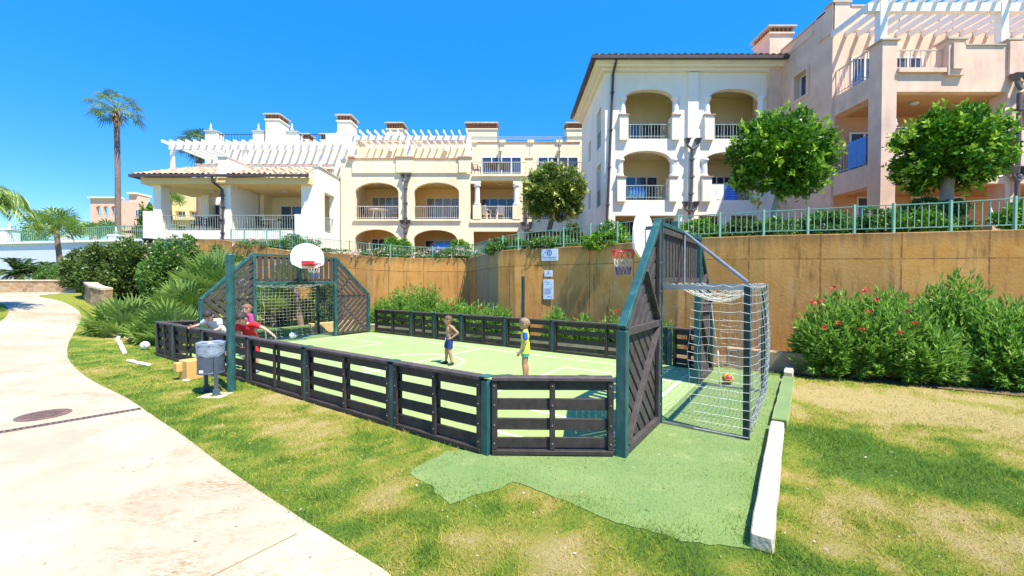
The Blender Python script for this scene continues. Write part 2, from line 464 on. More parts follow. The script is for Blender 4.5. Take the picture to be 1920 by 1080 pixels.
ti = flat_poly('court_turf', [uv(*p)[:2] for p in ((3.05, V0), (U0, GV[0]), (U0, GV[3]), (2.65, V1), (13.8, V1), (U1, GV[3]), (U1, GV[0]), (14.55, V0))], turf_in, 0.011); ti['kind'] = 'structure'
linem = mat('chalky_white_line', (0.56, 0.63, 0.40), 0.85, 0.14, 5)
lb = MB()
def line(u0, v0, u1, v1, w=0.075, z=0.015):
    a, b_ = uv(u0, v0, z), uv(u1, v1, z); d = (b_ - a).normalized(); n = Vector((-d.y, d.x, 0)) * (w / 2)
    lb.add([a - n, b_ - n, b_ + n, a + n], [(0, 1, 2, 3)])
line(2.05, 4.5, 13.8, 4.5); line(2.05, 9.75, 13.8, 9.75); line(2.05, 4.6, 2.05, 9.65); line(13.8, 4.6, 13.8, 9.65)
line(7.92, 4.6, 7.92, 9.65); line(4.6, 5.6, 4.6, 8.7); line(11.2, 5.6, 11.2, 8.7)
for s in (5.55, 8.75): line(2.15, s, 4.6, s); line(11.2, s, 13.7, s)
for k in range(24):
    a0, a1 = 2 * math.pi * k / 24, 2 * math.pi * (k + 1) / 24
    line(7.92 + 1.2 * math.cos(a0), 7.12 + 1.2 * math.sin(a0), 7.92 + 1.2 * math.cos(a1), 7.12 + 1.2 * math.sin(a1), z=0.016)
ln = lb.build('court_markings', linem, fix=True); ln['kind'] = 'structure'

# kerb on the right of the court, two concrete lengths with a turf-covered length between
def kerb_len(name, pa, pb, w, h, m, label, cat, z0=0.0, group=None):
    a, b_ = gp(*pa), gp(*pb)
    mb = MB(); n = 9; d = (b_ - a).normalized(); s = Vector((d.y, -d.x, 0))
    rings = []
    for i in range(n + 1):
        p = a.lerp(b_, i / n); j = lambda k: (RND.random() - .5) * k
        rings.append([p + s * j(.012) + Vector((0, 0, z0)), p + s * j(.012) + Vector((0, 0, h + j(.012))), p + s * (w + j(.015)) + Vector((0, 0, h + j(.012))), p + s * (w + j(.012)) + Vector((0, 0, z0))])
    vs = [v for r in rings for v in r]
    fs = [(i * 4 + k, i * 4 + (k + 1) % 4, i * 4 + 4 + (k + 1) % 4, i * 4 + 4 + k) for i in range(n) for k in range(4)] + [(0, 1, 2, 3), (n * 4 + 3, n * 4 + 2, n * 4 + 1, n * 4)]
    mb.add(vs, fs); o = mb.build(name, m, bevel=0.012)
    return tag(o, label, cat, group)
kstone = mat('rough_pale_kerb', (0.60, 0.51, 0.36), 0.9, 0.15, 5, 0.8, 30, dirt=((0.4, 0.33, 0.24), 0.5), dscale=4)
kerb_len('kerb', (1406, 1028), (1445, 806), 0.155, 0.13, kstone, 'long pale concrete kerb length nearest the viewer, beside the turf', 'kerb')
kerb_len('turf_covered_kerb', (1447, 800), (1468, 716), 0.19, 0.125, turf_out, 'kerb length wrapped in green artificial turf', 'kerb')
kerb_len('kerb', (1469, 711), (1479, 677), 0.16, 0.16, kstone, 'short pale concrete kerb length at the far end by the oleander', 'kerb')
kerb_len('kerb', (216, 640), (226, 613), 0.10, 0.06, white_p, 'white painted kerb piece in the lawn, the farther of two', 'kerb')
kerb_len('kerb', (229, 664), (219, 642), 0.10, 0.06, white_p, 'white painted kerb piece in the lawn, the nearer of two', 'kerb')
kerb_len('kerb', (246, 677), (284, 686), 0.1, 0.05, white_p, 'small white kerb stub lying flush in the lawn near the court corner', 'kerb')
kerb_len('low_wall', (296, 640), (232, 640), 0.25, 0.13, mat('ochre_step', (0.55, 0.32, 0.13), 0.9, 0.15, 4), 'low ochre masonry step behind the white ball', 'low wall')

# planting bed with its low edge between the far barrier and the wall
bed = flat_poly('planting_bed', [uv(*p)[:2] for p in ((0.6, 10.9), (-9, 11.5), (-9, 15), (15, 15), (15.8, 11.0), (3, 11.0))], mat('shaded_soil', (0.15, 0.095, 0.05), 0.95, 0.35, 5, 0.6, 40), 0.02)  # soil colour darkened to hold the shade below the bushes
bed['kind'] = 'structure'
k = MB(); k.bar(uv(3.2, 10.98, 0.12), uv(15.4, 10.98, 0.12), 0.16, 0.24)
tag(k.build('bed_edging', kstone, bevel=0.015), 'pale concrete edging of the planting bed behind the far barrier', 'edging')
k = MB(); k.bar(uv(15.6, 5.2, 0.17), uv(15.6, 8.7, 0.17), 0.2, 0.36)
tag(k.build('turf_covered_kerb', turf_out, bevel=0.03), 'raised kerb covered in green turf behind the far goal', 'kerb')
k = MB(); k.bar(uv(15.6, 8.75, 0.19), uv(15.6, 10.6, 0.19), 0.22, 0.40)
tag(k.build('low_wall', mat('yellow_block', (0.62, 0.42, 0.18), 0.9, 0.1, 3), bevel=0.015), 'yellowish block wall end behind the far goal', 'low wall')
k = MB(); k.bar(uv(-0.3, 11.2, 0.22), uv(1.5, 11.2, 0.22), 0.25, 0.46)
tag(k.build('low_wall', mat('patched_masonry', (0.42, 0.27, 0.15), 0.9, 0.35, 3), bevel=0.015), 'patched brown block wall between near goal and oleander', 'low wall')

# ------------------------------------------------------------------ retaining wall
WALL = [(2250, 8.2, 419), (2050, 8.7, 426), (1904, 9.1, 430), (1675, 9.8, 436), (1435, 10.9, 441), (1272, 12.0, 447), (1184, 12.9, 454.5), (1112, 13.8, 460), (1035, 14.8, 464), (966, 15.3, 467.5), (934, 15.7, 469.5), (905, 17.2, 477), (880, 19.0, 484), (850, 19.1, 484), (773, 18.9, 484), (700, 18.8, 481), (640, 19.1, 475.5), (543, 19.6, 470), (470, 20.1, 459), (420, 20.6, 450), (360, 21.0, 447)]
wp = [at(px, py, Y) for px, Y, py in WALL]
def resample(pts, step):
    out = [pts[0]]
    for a, b_ in zip(pts, pts[1:]):
        n = max(1, int((b_ - a).length / step))
        out += [a.lerp(b_, (i + 1) / n) for i in range(n)]
    return out
ws = resample(wp, 0.25)
slen = [0.0]
for a, b_ in zip(ws, ws[1:]): slen.append(slen[-1] + (b_ - a).xy.length)
def wnormal(i):
    d = (ws[min(i + 1, len(ws) - 1)] - ws[max(i - 1, 0)]); d.z = 0; d.normalize()
    return Vector((-d.y, d.x, 0)) if (-d.y) * 0 + d.x * -1 > 0 else Vector((d.y, -d.x, 0))
bm = bmesh.new(); uvl = bm.loops.layers.uv.new('UVMap')
TW = 0.32
prof = []
for i, p in enumerate(ws):
    nrm = wnormal(i)
    if nrm.y > 0: nrm = -nrm
    inner = p - nrm * TW
    prof.append([bm.verts.new((p.x, p.y, -0.3)), bm.verts.new((p.x, p.y, p.z - 0.02)), bm.verts.new((p.x - nrm.x * .02, p.y - nrm.y * .02, p.z)), bm.verts.new((inner.x, inner.y, p.z)), bm.verts.new((inner.x, inner.y, -0.3))])
for i in range(len(ws) - 1):
    for k in range(4):
        f = bm.faces.new((prof[i][k], prof[i + 1][k], prof[i + 1][k + 1], prof[i][k + 1]))
        for lp, (ii, kk) in zip(f.loops, ((i, k), (i + 1, k), (i + 1, k + 1), (i, k + 1))):
            zt = ws[ii].z
            lp[uvl].uv = (slen[ii], (prof[ii][kk].co.z - zt) if k == 0 else 0.0)
bmesh.ops.recalc_face_normals(bm, faces=bm.faces)
me = bpy.data.meshes.new('retaining_wall'); bm.to_mesh(me); bm.free()
m, nt, b, N, L = nodes_of('ochre_board_marked_concrete')
uvn = N.new('ShaderNodeUVMap'); uvn.uv_map = 'UVMap'
sx = N.new('ShaderNodeSeparateXYZ'); L.new(uvn.outputs[0], sx.inputs[0])
u_, v_ = sx.outputs[0], sx.outputs[1]
PW = 1.55
pan = math_n(nt, 'FLOOR', math_n(nt, 'DIVIDE', u_, PW))
row = math_n(nt, 'GREATER_THAN', v_, -0.62)
wnz = N.new('ShaderNodeTexWhiteNoise'); wnz.noise_dimensions = '2D'
cb = N.new('ShaderNodeCombineXYZ'); L.new(pan, cb.inputs[0]); L.new(row, cb.inputs[1]); L.new(cb.outputs[0], wnz.inputs[0])
pv = wnz.outputs[0]
base = mixrgb(nt, ramp_n(nt, noise_n(nt, 1.7, detail=7, rough=0.65), 0.3, 0.7), (0.58, 0.265, 0.056), (0.72, 0.40, 0.13))
base = mixrgb(nt, math_n(nt, 'MULTIPLY', pv, 0.55), base, (0.42, 0.20, 0.055))
cs = N.new('ShaderNodeCombineXYZ'); L.new(u_, cs.inputs[0]); L.new(math_n(nt, 'MULTIPLY', v_, 0.10), cs.inputs[1])
strk = ramp_n(nt, noise_n(nt, 6.5, cs.outputs[0], 8, 0.75), 0.50, 0.66)
strk = math_n(nt, 'MULTIPLY', strk, ramp_n(nt, noise_n(nt, 0.9, detail=3), 0.36, 0.6))
base = mixrgb(nt, math_n(nt, 'MULTIPLY', strk, 0.85), base, (0.17, 0.085, 0.035))
pale = ramp_n(nt, noise_n(nt, 2.3, cs.outputs[0], 6, 0.7), 0.55, 0.72)
base = mixrgb(nt, math_n(nt, 'MULTIPLY', pale, 0.45), base, (0.66, 0.48, 0.26))
# lichen and run-off below the top edge
top = ramp_n(nt, math_n(nt, 'ADD', v_, math_n(nt, 'MULTIPLY', noise_n(nt, 5.0, cs.outputs[0], 6, 0.7), 0.9)), 0.12, 0.62)
base = mixrgb(nt, math_n(nt, 'MULTIPLY', top, 0.85), base, (0.115, 0.08, 0.05))
# the bare grey panels at the corner
s0 = slen[min(range(len(ws)), key=lambda i: (ws[i] - at(937, 470, 15.7)).length)]; s1 = slen[min(range(len(ws)), key=lambda i: (ws[i] - at(893, 480, 18.0)).length)]
gm = math_n(nt, 'MULTIPLY', math_n(nt, 'GREATER_THAN', u_, s0), math_n(nt, 'LESS_THAN', u_, s1))
gm = math_n(nt, 'MULTIPLY', gm, ramp_n(nt, noise_n(nt, 2.0, cs.outputs[0], 6, 0.7), 0.25, 0.5))
base = mixrgb(nt, math_n(nt, 'MULTIPLY', gm, 0.75), base, (0.36, 0.31, 0.19))
# joints
fu = math_n(nt, 'ABSOLUTE', math_n(nt, 'SUBTRACT', math_n(nt, 'FRACT', math_n(nt, 'DIVIDE', u_, PW)), 0.5))
jv = math_n(nt, 'GREATER_THAN', fu, 0.488)
jh = math_n(nt, 'LESS_THAN', math_n(nt, 'ABSOLUTE', math_n(nt, 'ADD', v_, math_n(nt, 'ADD', 0.62, math_n(nt, 'MULTIPLY', pv, 0.0)))), 0.016)
jt = math_n(nt, 'MAXIMUM', jv, jh)
jn = math_n(nt, 'MULTIPLY', jt, ramp_n(nt, noise_n(nt, 6, detail=5, rough=0.7), 0.30, 0.55))
base = mixrgb(nt, math_n(nt, 'MULTIPLY', jn, 0.7), base, (0.17, 0.075, 0.03))
L.new(base, b.inputs['Base Color']); b.inputs['Roughness'].default_value = 0.9; b.inputs['Specular IOR Level'].default_value = 0.15
hgt = math_n(nt, 'SUBTRACT', math_n(nt, 'MULTIPLY', noise_n(nt, 14, detail=8, rough=0.7), 0.5), math_n(nt, 'MULTIPLY', jt, 0.6))
bump_n(nt, hgt, 0.5, 0.03, b)
ww = link_mesh('retaining_wall', me, m)
tag(ww, 'long curving ochre concrete retaining wall with stained panels behind the court', 'wall')

# ground of the terrace above the wall
mb = MB()
for i in range(len(wp) - 1):
    a, c_ = wp[i].copy(), wp[i + 1].copy(); a.z -= 0.12; c_.z -= 0.12; a.y += 0.33; c_.y += 0.33
    fa, fc = Vector((a.x / a.y * 34, 34, a.z + .1)), Vector((c_.x / c_.y * 34, 34, c_.z + .1))
    mb.add([a, c_, fc, fa], [(0, 1, 2, 3)])
tg = mb.build('terrace_ground', soil); tg['kind'] = 'structure'

# green railing along the wall top, one thing
FP = [(433, 430), (458, 430.5), (500, 431), (525, 433), (576, 444), (655, 452), (693, 456), (732, 459), (773, 462), (811, 463), (847, 463), (885, 458), (918, 449), (943, 443), (972, 437), (1057, 428), (1108, 421), (1158, 417), (1272, 405), (1350, 400), (1432, 395), (1515, 391), (1602, 386), (1676, 383), (1783, 378), (1904, 370), (2010, 364)]
def wall_at(px):
    for a, b_ in zip(WALL, WALL[1:]):
        if b_[0] <= px <= a[0]:
            t = (a[0] - px) / (a[0] - b_[0])
            return a[1] + (b_[1] - a[1]) * t, a[2] + (b_[2] - a[2]) * t
fr = thing('terrace_fence', 'green metal railing with thin uprights running along the top of the ochre wall', 'fence', at(1158, 440, 13.4))
rails = MB(); bal = []
tops = []
for px, py in FP:
    Y, wy = wall_at(px); Y += 0.16
    t_ = at(px, py, Y); zb = at(px, wy, Y - .16).z
    tops.append((t_, zb))
    w = 0.05
    pm = MB(); pm.box(t_.x - w / 2, t_.x + w / 2, Y - w / 2, Y + w / 2, zb, t_.z + 0.03)
    pm.build('post', fgreen, fr)
for (a, za), (b_, zb) in zip(tops, tops[1:]):
    pn = MB(); up = Vector((0, 0, 1))
    d = (b_ - a); d.z = 0; L_ = d.length
    a1, b1 = Vector((a.x, a.y, a.z - .02)), Vector((b_.x, b_.y, b_.z - .02)); a0, b0 = Vector((a.x, a.y, za + .12)), Vector((b_.x, b_.y, zb + .12))
    pn.bar(a1, b1, .03, .022); pn.bar(a0, b0, .03, .022)
    n = max(3, int(round(L_ / 0.135)))
    for k in range(1, n): pn.bar(a0.lerp(b0, k / n), a1.lerp(b1, k / n), .014, .014, (1, 0, 0))
    pn.build('railing_panel', fgreen, fr)

# ------------------------------------------------------------------ buildings
def mapY(Yf): return lambda a, z, d: (a, Yf + d, z)            # a wall facing the viewer
def mapXl(Xs): return lambda a, z, d: (Xs + d, a, z)           # a wall facing -X, depth to +X
def mapXr(Xs): return lambda a, z, d: (Xs - d, a, z)           # a wall facing +X
def hexa(mb, mp, a0, a1, zl0, zr0, zl1, zr1, d0, d1):
    vs = [mp(a0, zl0, d0), mp(a1, zr0, d0), mp(a1, zr0, d1), mp(a0, zl0, d1), mp(a0, zl1, d0), mp(a1, zr1, d0), mp(a1, zr1, d1), mp(a0, zl1, d1)]
    mb.add(vs, [(0, 3, 2, 1), (4, 5, 6, 7), (0, 1, 5, 4), (1, 2, 6, 5), (2, 3, 7, 6), (3, 0, 4, 7)])
def pbox(mb, mp, a0, a1, z0, z1, d0, d1): hexa(mb, mp, a0, a1, z0, z0, z1, z1, d0, d1)
def facade(mb, mp, a0, a1, z0, z1, t, ops):
    """ops: (a0, a1, z0, z1, rise)"""
    br = {a0, a1}
    for o in ops:
        br |= {o[0], o[1]}
        if o[4] > 0:
            c, hw = (o[0] + o[1]) / 2, (o[1] - o[0]) / 2
            br |= {c - hw * math.cos(math.pi * k / 16) for k in range(1, 16)}
    br = sorted(x for x in br if a0 - 1e-6 <= x <= a1 + 1e-6)
    def top(o, a):
        if o[4] <= 0: return o[3]
        c, hw = (o[0] + o[1]) / 2, (o[1] - o[0]) / 2
        return o[3] + o[4] * math.sqrt(max(0, 1 - ((a - c) / hw) ** 2))
    for p, q in zip(br, br[1:]):
        if q - p < 1e-5: continue
        act = sorted([o for o in ops if o[0] <= p + 1e-6 and o[1] >= q - 1e-6], key=lambda o: o[2])
        cl = cr = z0
        for o in act:
            if o[2] > max(cl, cr) + 1e-4: hexa(mb, mp, p, q, cl, cr, o[2], o[2], 0, t)
            cl, cr = max(cl, top(o, p)), max(cr, top(o, q))
        if z1 > min(cl, cr) + 1e-4: hexa(mb, mp, p, q, cl, cr, z1, z1, 0, t)
def window(root, mp, a0, a1, z0, z1, d, n=3, g=None, fw=0.06):
    fm = MB()
    pbox(fm, mp, a0, a1, z0, z0 + fw, d - .05, d - .003); pbox(fm, mp, a0, a1, z1 - fw, z1, d - .05, d - .003)
    for k in range(n + 1):
        x = a0 + (a1 - a0 - fw) * k / n
        pbox(fm, mp, x, x + fw, z0 + fw, z1 - fw, d - .052, d - .003)
    f = fm.build('window', wframe, root, fix=True)
    gm_ = MB(); pbox(gm_, mp, a0 + .02, a1 - .02, z0 + .02, z1 - .02, d - .022, d - .006)
    gm_.build('pane', g or glass, f, fix=True)
    return f
def railing(root, mp, a0, a1, z0, z1, d, m, step=0.12, name='railing'):
    r = MB()
    pbox(r, mp, a0, a1, z1 - .035, z1, d - .02, d + .02); pbox(r, mp, a0, a1, z0 + .08, z0 + .105, d - .012, d + .012)
    n = max(2, int(abs(a1 - a0) / step))
    for k in range(n + 1):
        x = a0 + (a1 - a0 - .016) * k / n
        pbox(r, mp, x, x + .016, z0, z1 - .035, d - .008, d + .008)
    return r.build(name, m, root, fix=True)
FIN = [(.10, 0), (.10, .05), (.05, .08), (.045, .13), (.10, .20), (.115, .26), (.06, .32), (.045, .36), (.075, .40), (.06, .48), (.03, .56), (.008, .66)]
def finial(root, c, s=1.0, m=None):
    MB().lathe([(r * s, z * s) for r, z in FIN], c, 12).build('finial', m or white_p, root, smooth=True)
def column(root, x, y, z0, z1, r=.13, m=None):
    h = z1 - z0
    MB().lathe([(r * 1.35, 0), (r * 1.35, .07), (r * 1.1, .1), (r, .16), (r, h * .5), (r * .9, h - .22), (r * 1.0, h - .2), (r * .92, h - .17), (r * 1.35, h - .08), (r * 1.4, h - .07), (r * 1.4, h)], (x, y, z0), 14).build('column', m or white_p, root, smooth=False)
def lamp(root, x, y, z):
    MB().ball((x, y, z), (.15, .15, .07), 12, 6).build('ceiling_lamp', lampm, root, smooth=True)
def chimney(root, x0, x1, y0, y1, z0, zb, zt, m):
    """stack, a ring of small brick openings, a flat cap"""
    s = MB(); s.box(x0, x1, y0, y1, z0, zb); s.box(x0 - .06, x1 + .06, y0 - .06, y1 + .06, zb, zb + .07)
    st = s.build('chimney', m, root)
    b = MB(); n = max(3, int((x1 - x0) / .17))
    for k in range(n + 1):
        x = x0 + (x1 - x0 - .07) * k / n
        b.box(x, x + .07, y0, y0 + .1, zb + .07, zt - .07); b.box(x, x + .07, y1 - .1, y1, zb + .07, zt - .07)
    n = max(3, int((y1 - y0) / .17))
    for k in range(1, n):
        y = y0 + (y1 - y0 - .07) * k / n
        b.box(x0, x0 + .1, y, y + .07, zb + .07, zt - .07); b.box(x1 - .1, x1, y, y + .07, zb + .07, zt - .07)
    b.box(x0 + .09, x1 - .09, y0 + .09, y1 - .09, zb + .06, zt - .06); b.box(x0 + .001, x1 - .001, y0 + .001, y1 - .001, zb + .071, zb + .085)
    b.build('brick_vent', copper, st)
    c = MB(); c.box(x0 - .12, x1 + .12, y0 - .12, y1 + .12, zt - .07, zt); c.box(x0 - .05, x1 + .05, y0 - .05, y1 + .05, zt, zt + .04)
    c.build('chimney_cap', trimgrey, st)
def downpipe(root, pts, r=.055, hoppers=(), m=None):
    d = MB().tube(pts, r, 8)
    for k in range(len(pts) - 1):
        a, b_ = Vector(pts[k]), Vector(pts[k + 1])
        if (b_ - a).length > 1.2:
            for t in (.25, .75):
                p = a.lerp(b_, t); d.box(p.x - r * 1.3, p.x + r * 1.3, p.y - r * 1.3, p.y + r * 1.3, p.z - .03, p.z + .03)
    o = d.build('downpipe', m or pipe, root)
    for (x, y, z, jx) in hoppers:
        h = MB()
        vs = [(x - .11, y - .10, z + .09), (x + .11, y - .10, z + .09), (x + .11, y + .10, z + .09), (x - .11, y + .10, z + .09), (x - .05, y - .05, z - .10), (x + .05, y - .05, z - .10), (x + .05, y + .05, z - .10), (x - .05, y + .05, z - .10)]
        h.add(vs, [(3, 2, 1, 0), (4, 5, 6, 7), (0, 1, 5, 4), (1, 2, 6, 5), (2, 3, 7, 6), (3, 0, 4, 7)])
        h.box(x - .13, x + .13, y - .12, y + .12, z + .09, z + .12)
        h.tube([(x, y, z - .09), (x, y, z - .18), (jx, y, z - .36)], r * .8, 8)
        h.build('rain_hopper', m or pipe, o)
    return o
def tile_roof(root, e0, e1, r0, r1, per=.26, amp=.055, rowlen=.42, name='roof', thick=True):
    """barrel tiles between an eave e0-e1 and a ridge r0-r1"""
    e0, e1, r0, r1 = map(Vector, (e0, e1, r0, r1))
    L_ = (e1 - e0).length; n = int(L_ / per) * 6; rows = max(2, int((r0 - e0).length / rowlen))
    nrm = (e1 - e0).cross(r0 - e0).normalized()
    if nrm.z < 0: nrm = -nrm
    mb = MB(); prev = None; vs = []; fs = []
    jit = [RND.uniform(-.012, .012) for _ in range(n // 6 + 2)]
    for j in range(rows):
        for e in (0, 1):
            t = (j + e) / rows
            for i in range(n + 1):
                s = i / n
                p = (e0.lerp(e1, s)).lerp(r0.lerp(r1, s), t)
                h = amp * abs(math.sin(math.pi * i / 6)) + (.035 if e == 0 else 0) + jit[i // 6] * (1 if j % 2 else -1)
                vs.append(p + nrm * h)
    w = n + 1
    for j in range(2 * rows - 1):
        for i in range(n): fs.append((j * w + i, j * w + i + 1, (j + 1) * w + i + 1, (j + 1) * w + i))
    mb.add(vs, fs)
    return mb.build(name, terracotta, root)

class Pieces:
    """collects boxes and links each as a part of its own"""
    def __init__(s): s.l = []
    def build(s, name, m, root, fix=True):
        for b in s.l: b.build(name, m, root, fix=True)
def pbox(mb, mp, a0, a1, z0, z1, d0, d1):
    if isinstance(mb, Pieces): b = MB(); mb.l.append(b); mb = b
    hexa(mb, mp, a0, a1, z0, z0, z1, z1, d0, d1)

# ---- middle cream block
YM = 24.6
mid = thing('apartment_block', 'cream three-storey apartment block with arched balconies, set back behind the round clipped tree', 'building', (-3, YM, 2.6))
mp = mapY(YM)
X = lambda p: bx(p, YM)
Z = lambda p: bz(p, YM)
z1f, ztf = Z(411), Z(326); z0f = z1f - (ztf - z1f)
fa = MB()
opsL = [(X(666), X(744), 2.4, Z(449), Z(430) - Z(449)), (X(776), X(857), 2.4, Z(449), Z(431) - Z(449)),
        (X(667), X(748), z1f, Z(361), Z(342) - Z(361)), (X(777), X(861), z1f, Z(361), Z(342) - Z(361))]
opsR = [(X(888), X(972), 2.4, Z(434), 0), (X(990), X(1080), 2.4, Z(434), 0), (X(882), X(966), z1f, Z(344), 0), (X(902), X(962), z1f, Z(338), 0), (X(980), X(1085), z1f, Z(342), 0)]
facade(fa, mp, X(640), X(875), 1.6, Z(298), .28, opsL)
facade(fa, mp, X(875), 4.4, 1.6, ztf, .28, opsR)
for a, b_ in ((663, 744), (775, 860)): pbox(fa, mp, X(a), X(b_), Z(325), Z(304), -.08, -.002)     # relief panels of the parapet
for a, b_ in ((744.5, 774.5), (861, 884)): pbox(fa, mp, X(a), X(b_), ztf + .05, Z(297), -.14, -.003)
pbox(fa, mp, X(886), 4.3, Z(331), Z(327.5), -.10, -.003)
for a, b_ in ((663, 752), (773, 865)): pbox(fa, mp, X(a), X(b_), Z(414.5), Z(412), -.10, -.003)
pbox(fa, mp, X(882), X(980), Z(418), Z(412), -.10, -.003)
for a, b_ in ((887, 902), (961, 976)): pbox(fa, mp, X(a), X(b_), Z(411.5), Z(385), -.12, .2)
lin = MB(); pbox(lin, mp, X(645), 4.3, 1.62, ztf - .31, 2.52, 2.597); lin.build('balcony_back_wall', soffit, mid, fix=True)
pbox(fa, mp, X(640), 4.4, 1.6, Z(240), 2.6, 2.85)                                                # top storey wall, set back, down to the ground
for p in (684, 787, 890, 942, 995, 1048): pbox(fa, mp, bx(p - 6, 27.2), bx(p + 6, 27.2), Z(240), Z(236.5) + .05, 2.5, 2.95)
for p in (655, 752, 869, 975, 1090): pbox(fa, mp, X(p - 5), X(p + 5), 1.6, ztf - .32, .29, 2.59)   # walls between bays
fa.build('wall', cream, mid, fix=True)
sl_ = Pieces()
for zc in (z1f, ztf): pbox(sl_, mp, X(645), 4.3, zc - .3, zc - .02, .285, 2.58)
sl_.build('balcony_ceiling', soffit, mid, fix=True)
tr = Pieces()
for a, b_ in ((655, 744), (775, 861)): pbox(tr, mp, X(a), X(b_), Z(298) + .003, Z(296.5), -.06, .34)
for a, b_ in ((743, 776), (859, 885), (655, 668)): pbox(tr, mp, X(a), X(b_), Z(297) + .003, Z(294.5), -.2, .36)
pbox(tr, mp, X(640), 4.4, Z(240) + .004, Z(238.5), 2.55, 2.92)
tr.build('coping', mat('red_coping', (0.50, 0.28, 0.18), 0.85, 0.15, 4), mid, fix=True)
for a, b_, t, g in ((698, 750, 369, glass2), (800, 862, 371, glass2), (902, 966, 372, glass), (1000, 1060, 372, glass)): window(mid, mapY(YM + 2.52), bx(a, 27.1), bx(b_, 27.1), z1f, bz(t, 27.1), 0, 4, g)
for a, b_, t in ((697, 736, 447), (797, 852, 450), (901, 966, 452), (1000, 1060, 452)): window(mid, mapY(YM + 2.52), bx(a, 27.1), bx(b_, 27.1), 2.6, bz(t, 27.1), 0, 3)
for a, b_ in ((699, 762), (800, 858), (903, 978), (1008, 1084)): window(mid, mapY(YM + 2.6), bx(a, 27.1), bx(b_, 27.1), ztf, bz(293.5, 27.1), 0, 4)
for a, b_ in ((668, 747), (778, 860), (903, 961), (981, 1084)): railing(mid, mp, X(a), X(b_), z1f, Z(386), .06, railw)
for a, b_ in ((886, 985), (998, 1090)): railing(mid, mp, X(a), X(b_), ztf, Z(303), .06, railw)
for p in (895, 968): column(mid, X(p), YM + .08, Z(384), Z(346), .15)
pb = MB(); pbox(pb, mp, X(985), X(998), ztf + .004, Z(297), -.05, .3); pbox(pb, mp, X(983), X(1000), Z(297), Z(294.5), -.1, .35); pb.build('pier', cream, mid, fix=True)
downpipe(mid, [(X(762), YM - .12, Z(340)), (X(762), YM - .12, Z(395)), (X(761), YM - .12, Z(450)), (X(761), YM - .12, 2.2)], .08,
         [(X(757), YM - .15, Z(331), X(762)), (X(768), YM - .15, Z(331), X(762)), (X(755), YM - .15, Z(417), X(761)), (X(768), YM - .15, Z(417), X(761))])
downpipe(mid, [(X(986), YM - .12, Z(398)), (X(986), YM - .12, Z(440)), (X(986), YM - .12, 2.2)], .08, [(X(980), YM - .15, Z(421), X(986)), (X(994), YM - .15, Z(421), X(986))])
pg = MB()
pg.bar((X(662), YM + .1, Z(258)), (X(882), YM + .1, Z(258)), .16, .24)
for p in (665, 766, 879): pg.box(X(p) - .12, X(p) + .12, YM, YM + .2, Z(298) + .05, Z(258))
for k in range(16):
    x = X(667 + 14 * k); pg.bar((x, YM - .45, Z(257) + .2), (x, YM + 2.595, Z(257) + .2), .07, .15)
pg.build('pergola', white_p, mid)
aw = MB()
for zz in (Z(256), Z(259.5)): aw.bar((X(884), YM + .1, zz), (4.3, YM + .1, zz), .05, .05)
for p in (935, 993, 1049): aw.bar((X(p), YM + .1, ztf), (X(p), YM + .1, Z(254)), .045, .045, (1, 0, 0)); aw.bar((X(p), YM + .1, Z(256)), (X(p) + .1, YM + 2.58, Z(285)), .035, .035)
aw.build('awning_frame', railm, mid)
for a, b_ in ((729, 758), (876, 932), (1061, 1096)): chimney(mid, bx(a, 29.5), bx(b_, 29.5), 29.2, 30.2, Z(300), bz(246, 29.5), bz(233, 29.5), cream)
for p, y in ((707, 345), (819, 345), (935, 345)): lamp(mid, bx(p, 25.8), 25.8, ztf - .34)
for p in (733, 836, 938, 1047): lamp(mid, bx(p, 27.1), 27.08, bz(284, 27.1))

# ---- white corner building
YW, XW, XP = 18.5, 4.08, 11.7
whb = thing('apartment_block', 'white three-storey apartment building with arched loggias and tiled eaves between cream and pink blocks', 'building', (7.5, YW, 2.6))
mp = mapY(YW); X = lambda p: bx(p, YW); Z = lambda p: bz(p, YW)
zu, zl = Z(260), Z(375); zg = zl - (zu - zl); zt = Z(133)
fa = MB()
ops = []
for a, b_, c0, c1, s, ap, base in ((1161, 1271, 1170, 1260, 183, 167, zu), (1318.5, 1429, 1327, 1419, 183, 166, zu), (1157, 1267, 1166, 1256, 299, 282, zl), (1312, 1424, 1321.5, 1414, 299, 284, zl)):
    ops += [(X(a), X(b_), base, Z(s), 0), (X(c0), X(c1), base + .5, Z(s) - .01, Z(ap) - Z(s))]
for a, b_ in ((1153, 1192), (1217, 1266), (1310, 1350), (1370, 1420)): ops.append((X(a), X(b_), zg, Z(404), 0))
facade(fa, mp, XW, XP - .003, 1.6, zt, .3, ops)
pbox(fa, mp, X(1286), X(1305), 1.7, Z(138), -.12, -.002)
for zz in (zu, zl):
    dy = (zz - zu)
    for a, b_ in ((1159, 1175), (1256, 1271), (1317, 1334), (1415, 1431)):
        o_ = 0 if zz == zu else -4
        pbox(fa, mp, X(a + o_), X(b_ + o_), zz - .09, zz + (Z(219) - Z(260)), -.16, .32)
for k, (d, za, zb_) in enumerate(((.18, 136, 131), (.36, 131, 127), (.5, 127, 123))):
    fa.box(XW - d, XP - .004, YW - d, YW - .001 + (0.0), Z(za), Z(zb_) - .002)
    fa.box(XW - d, XW - .001, YW, 24.5, Z(za), Z(zb_) - .002)
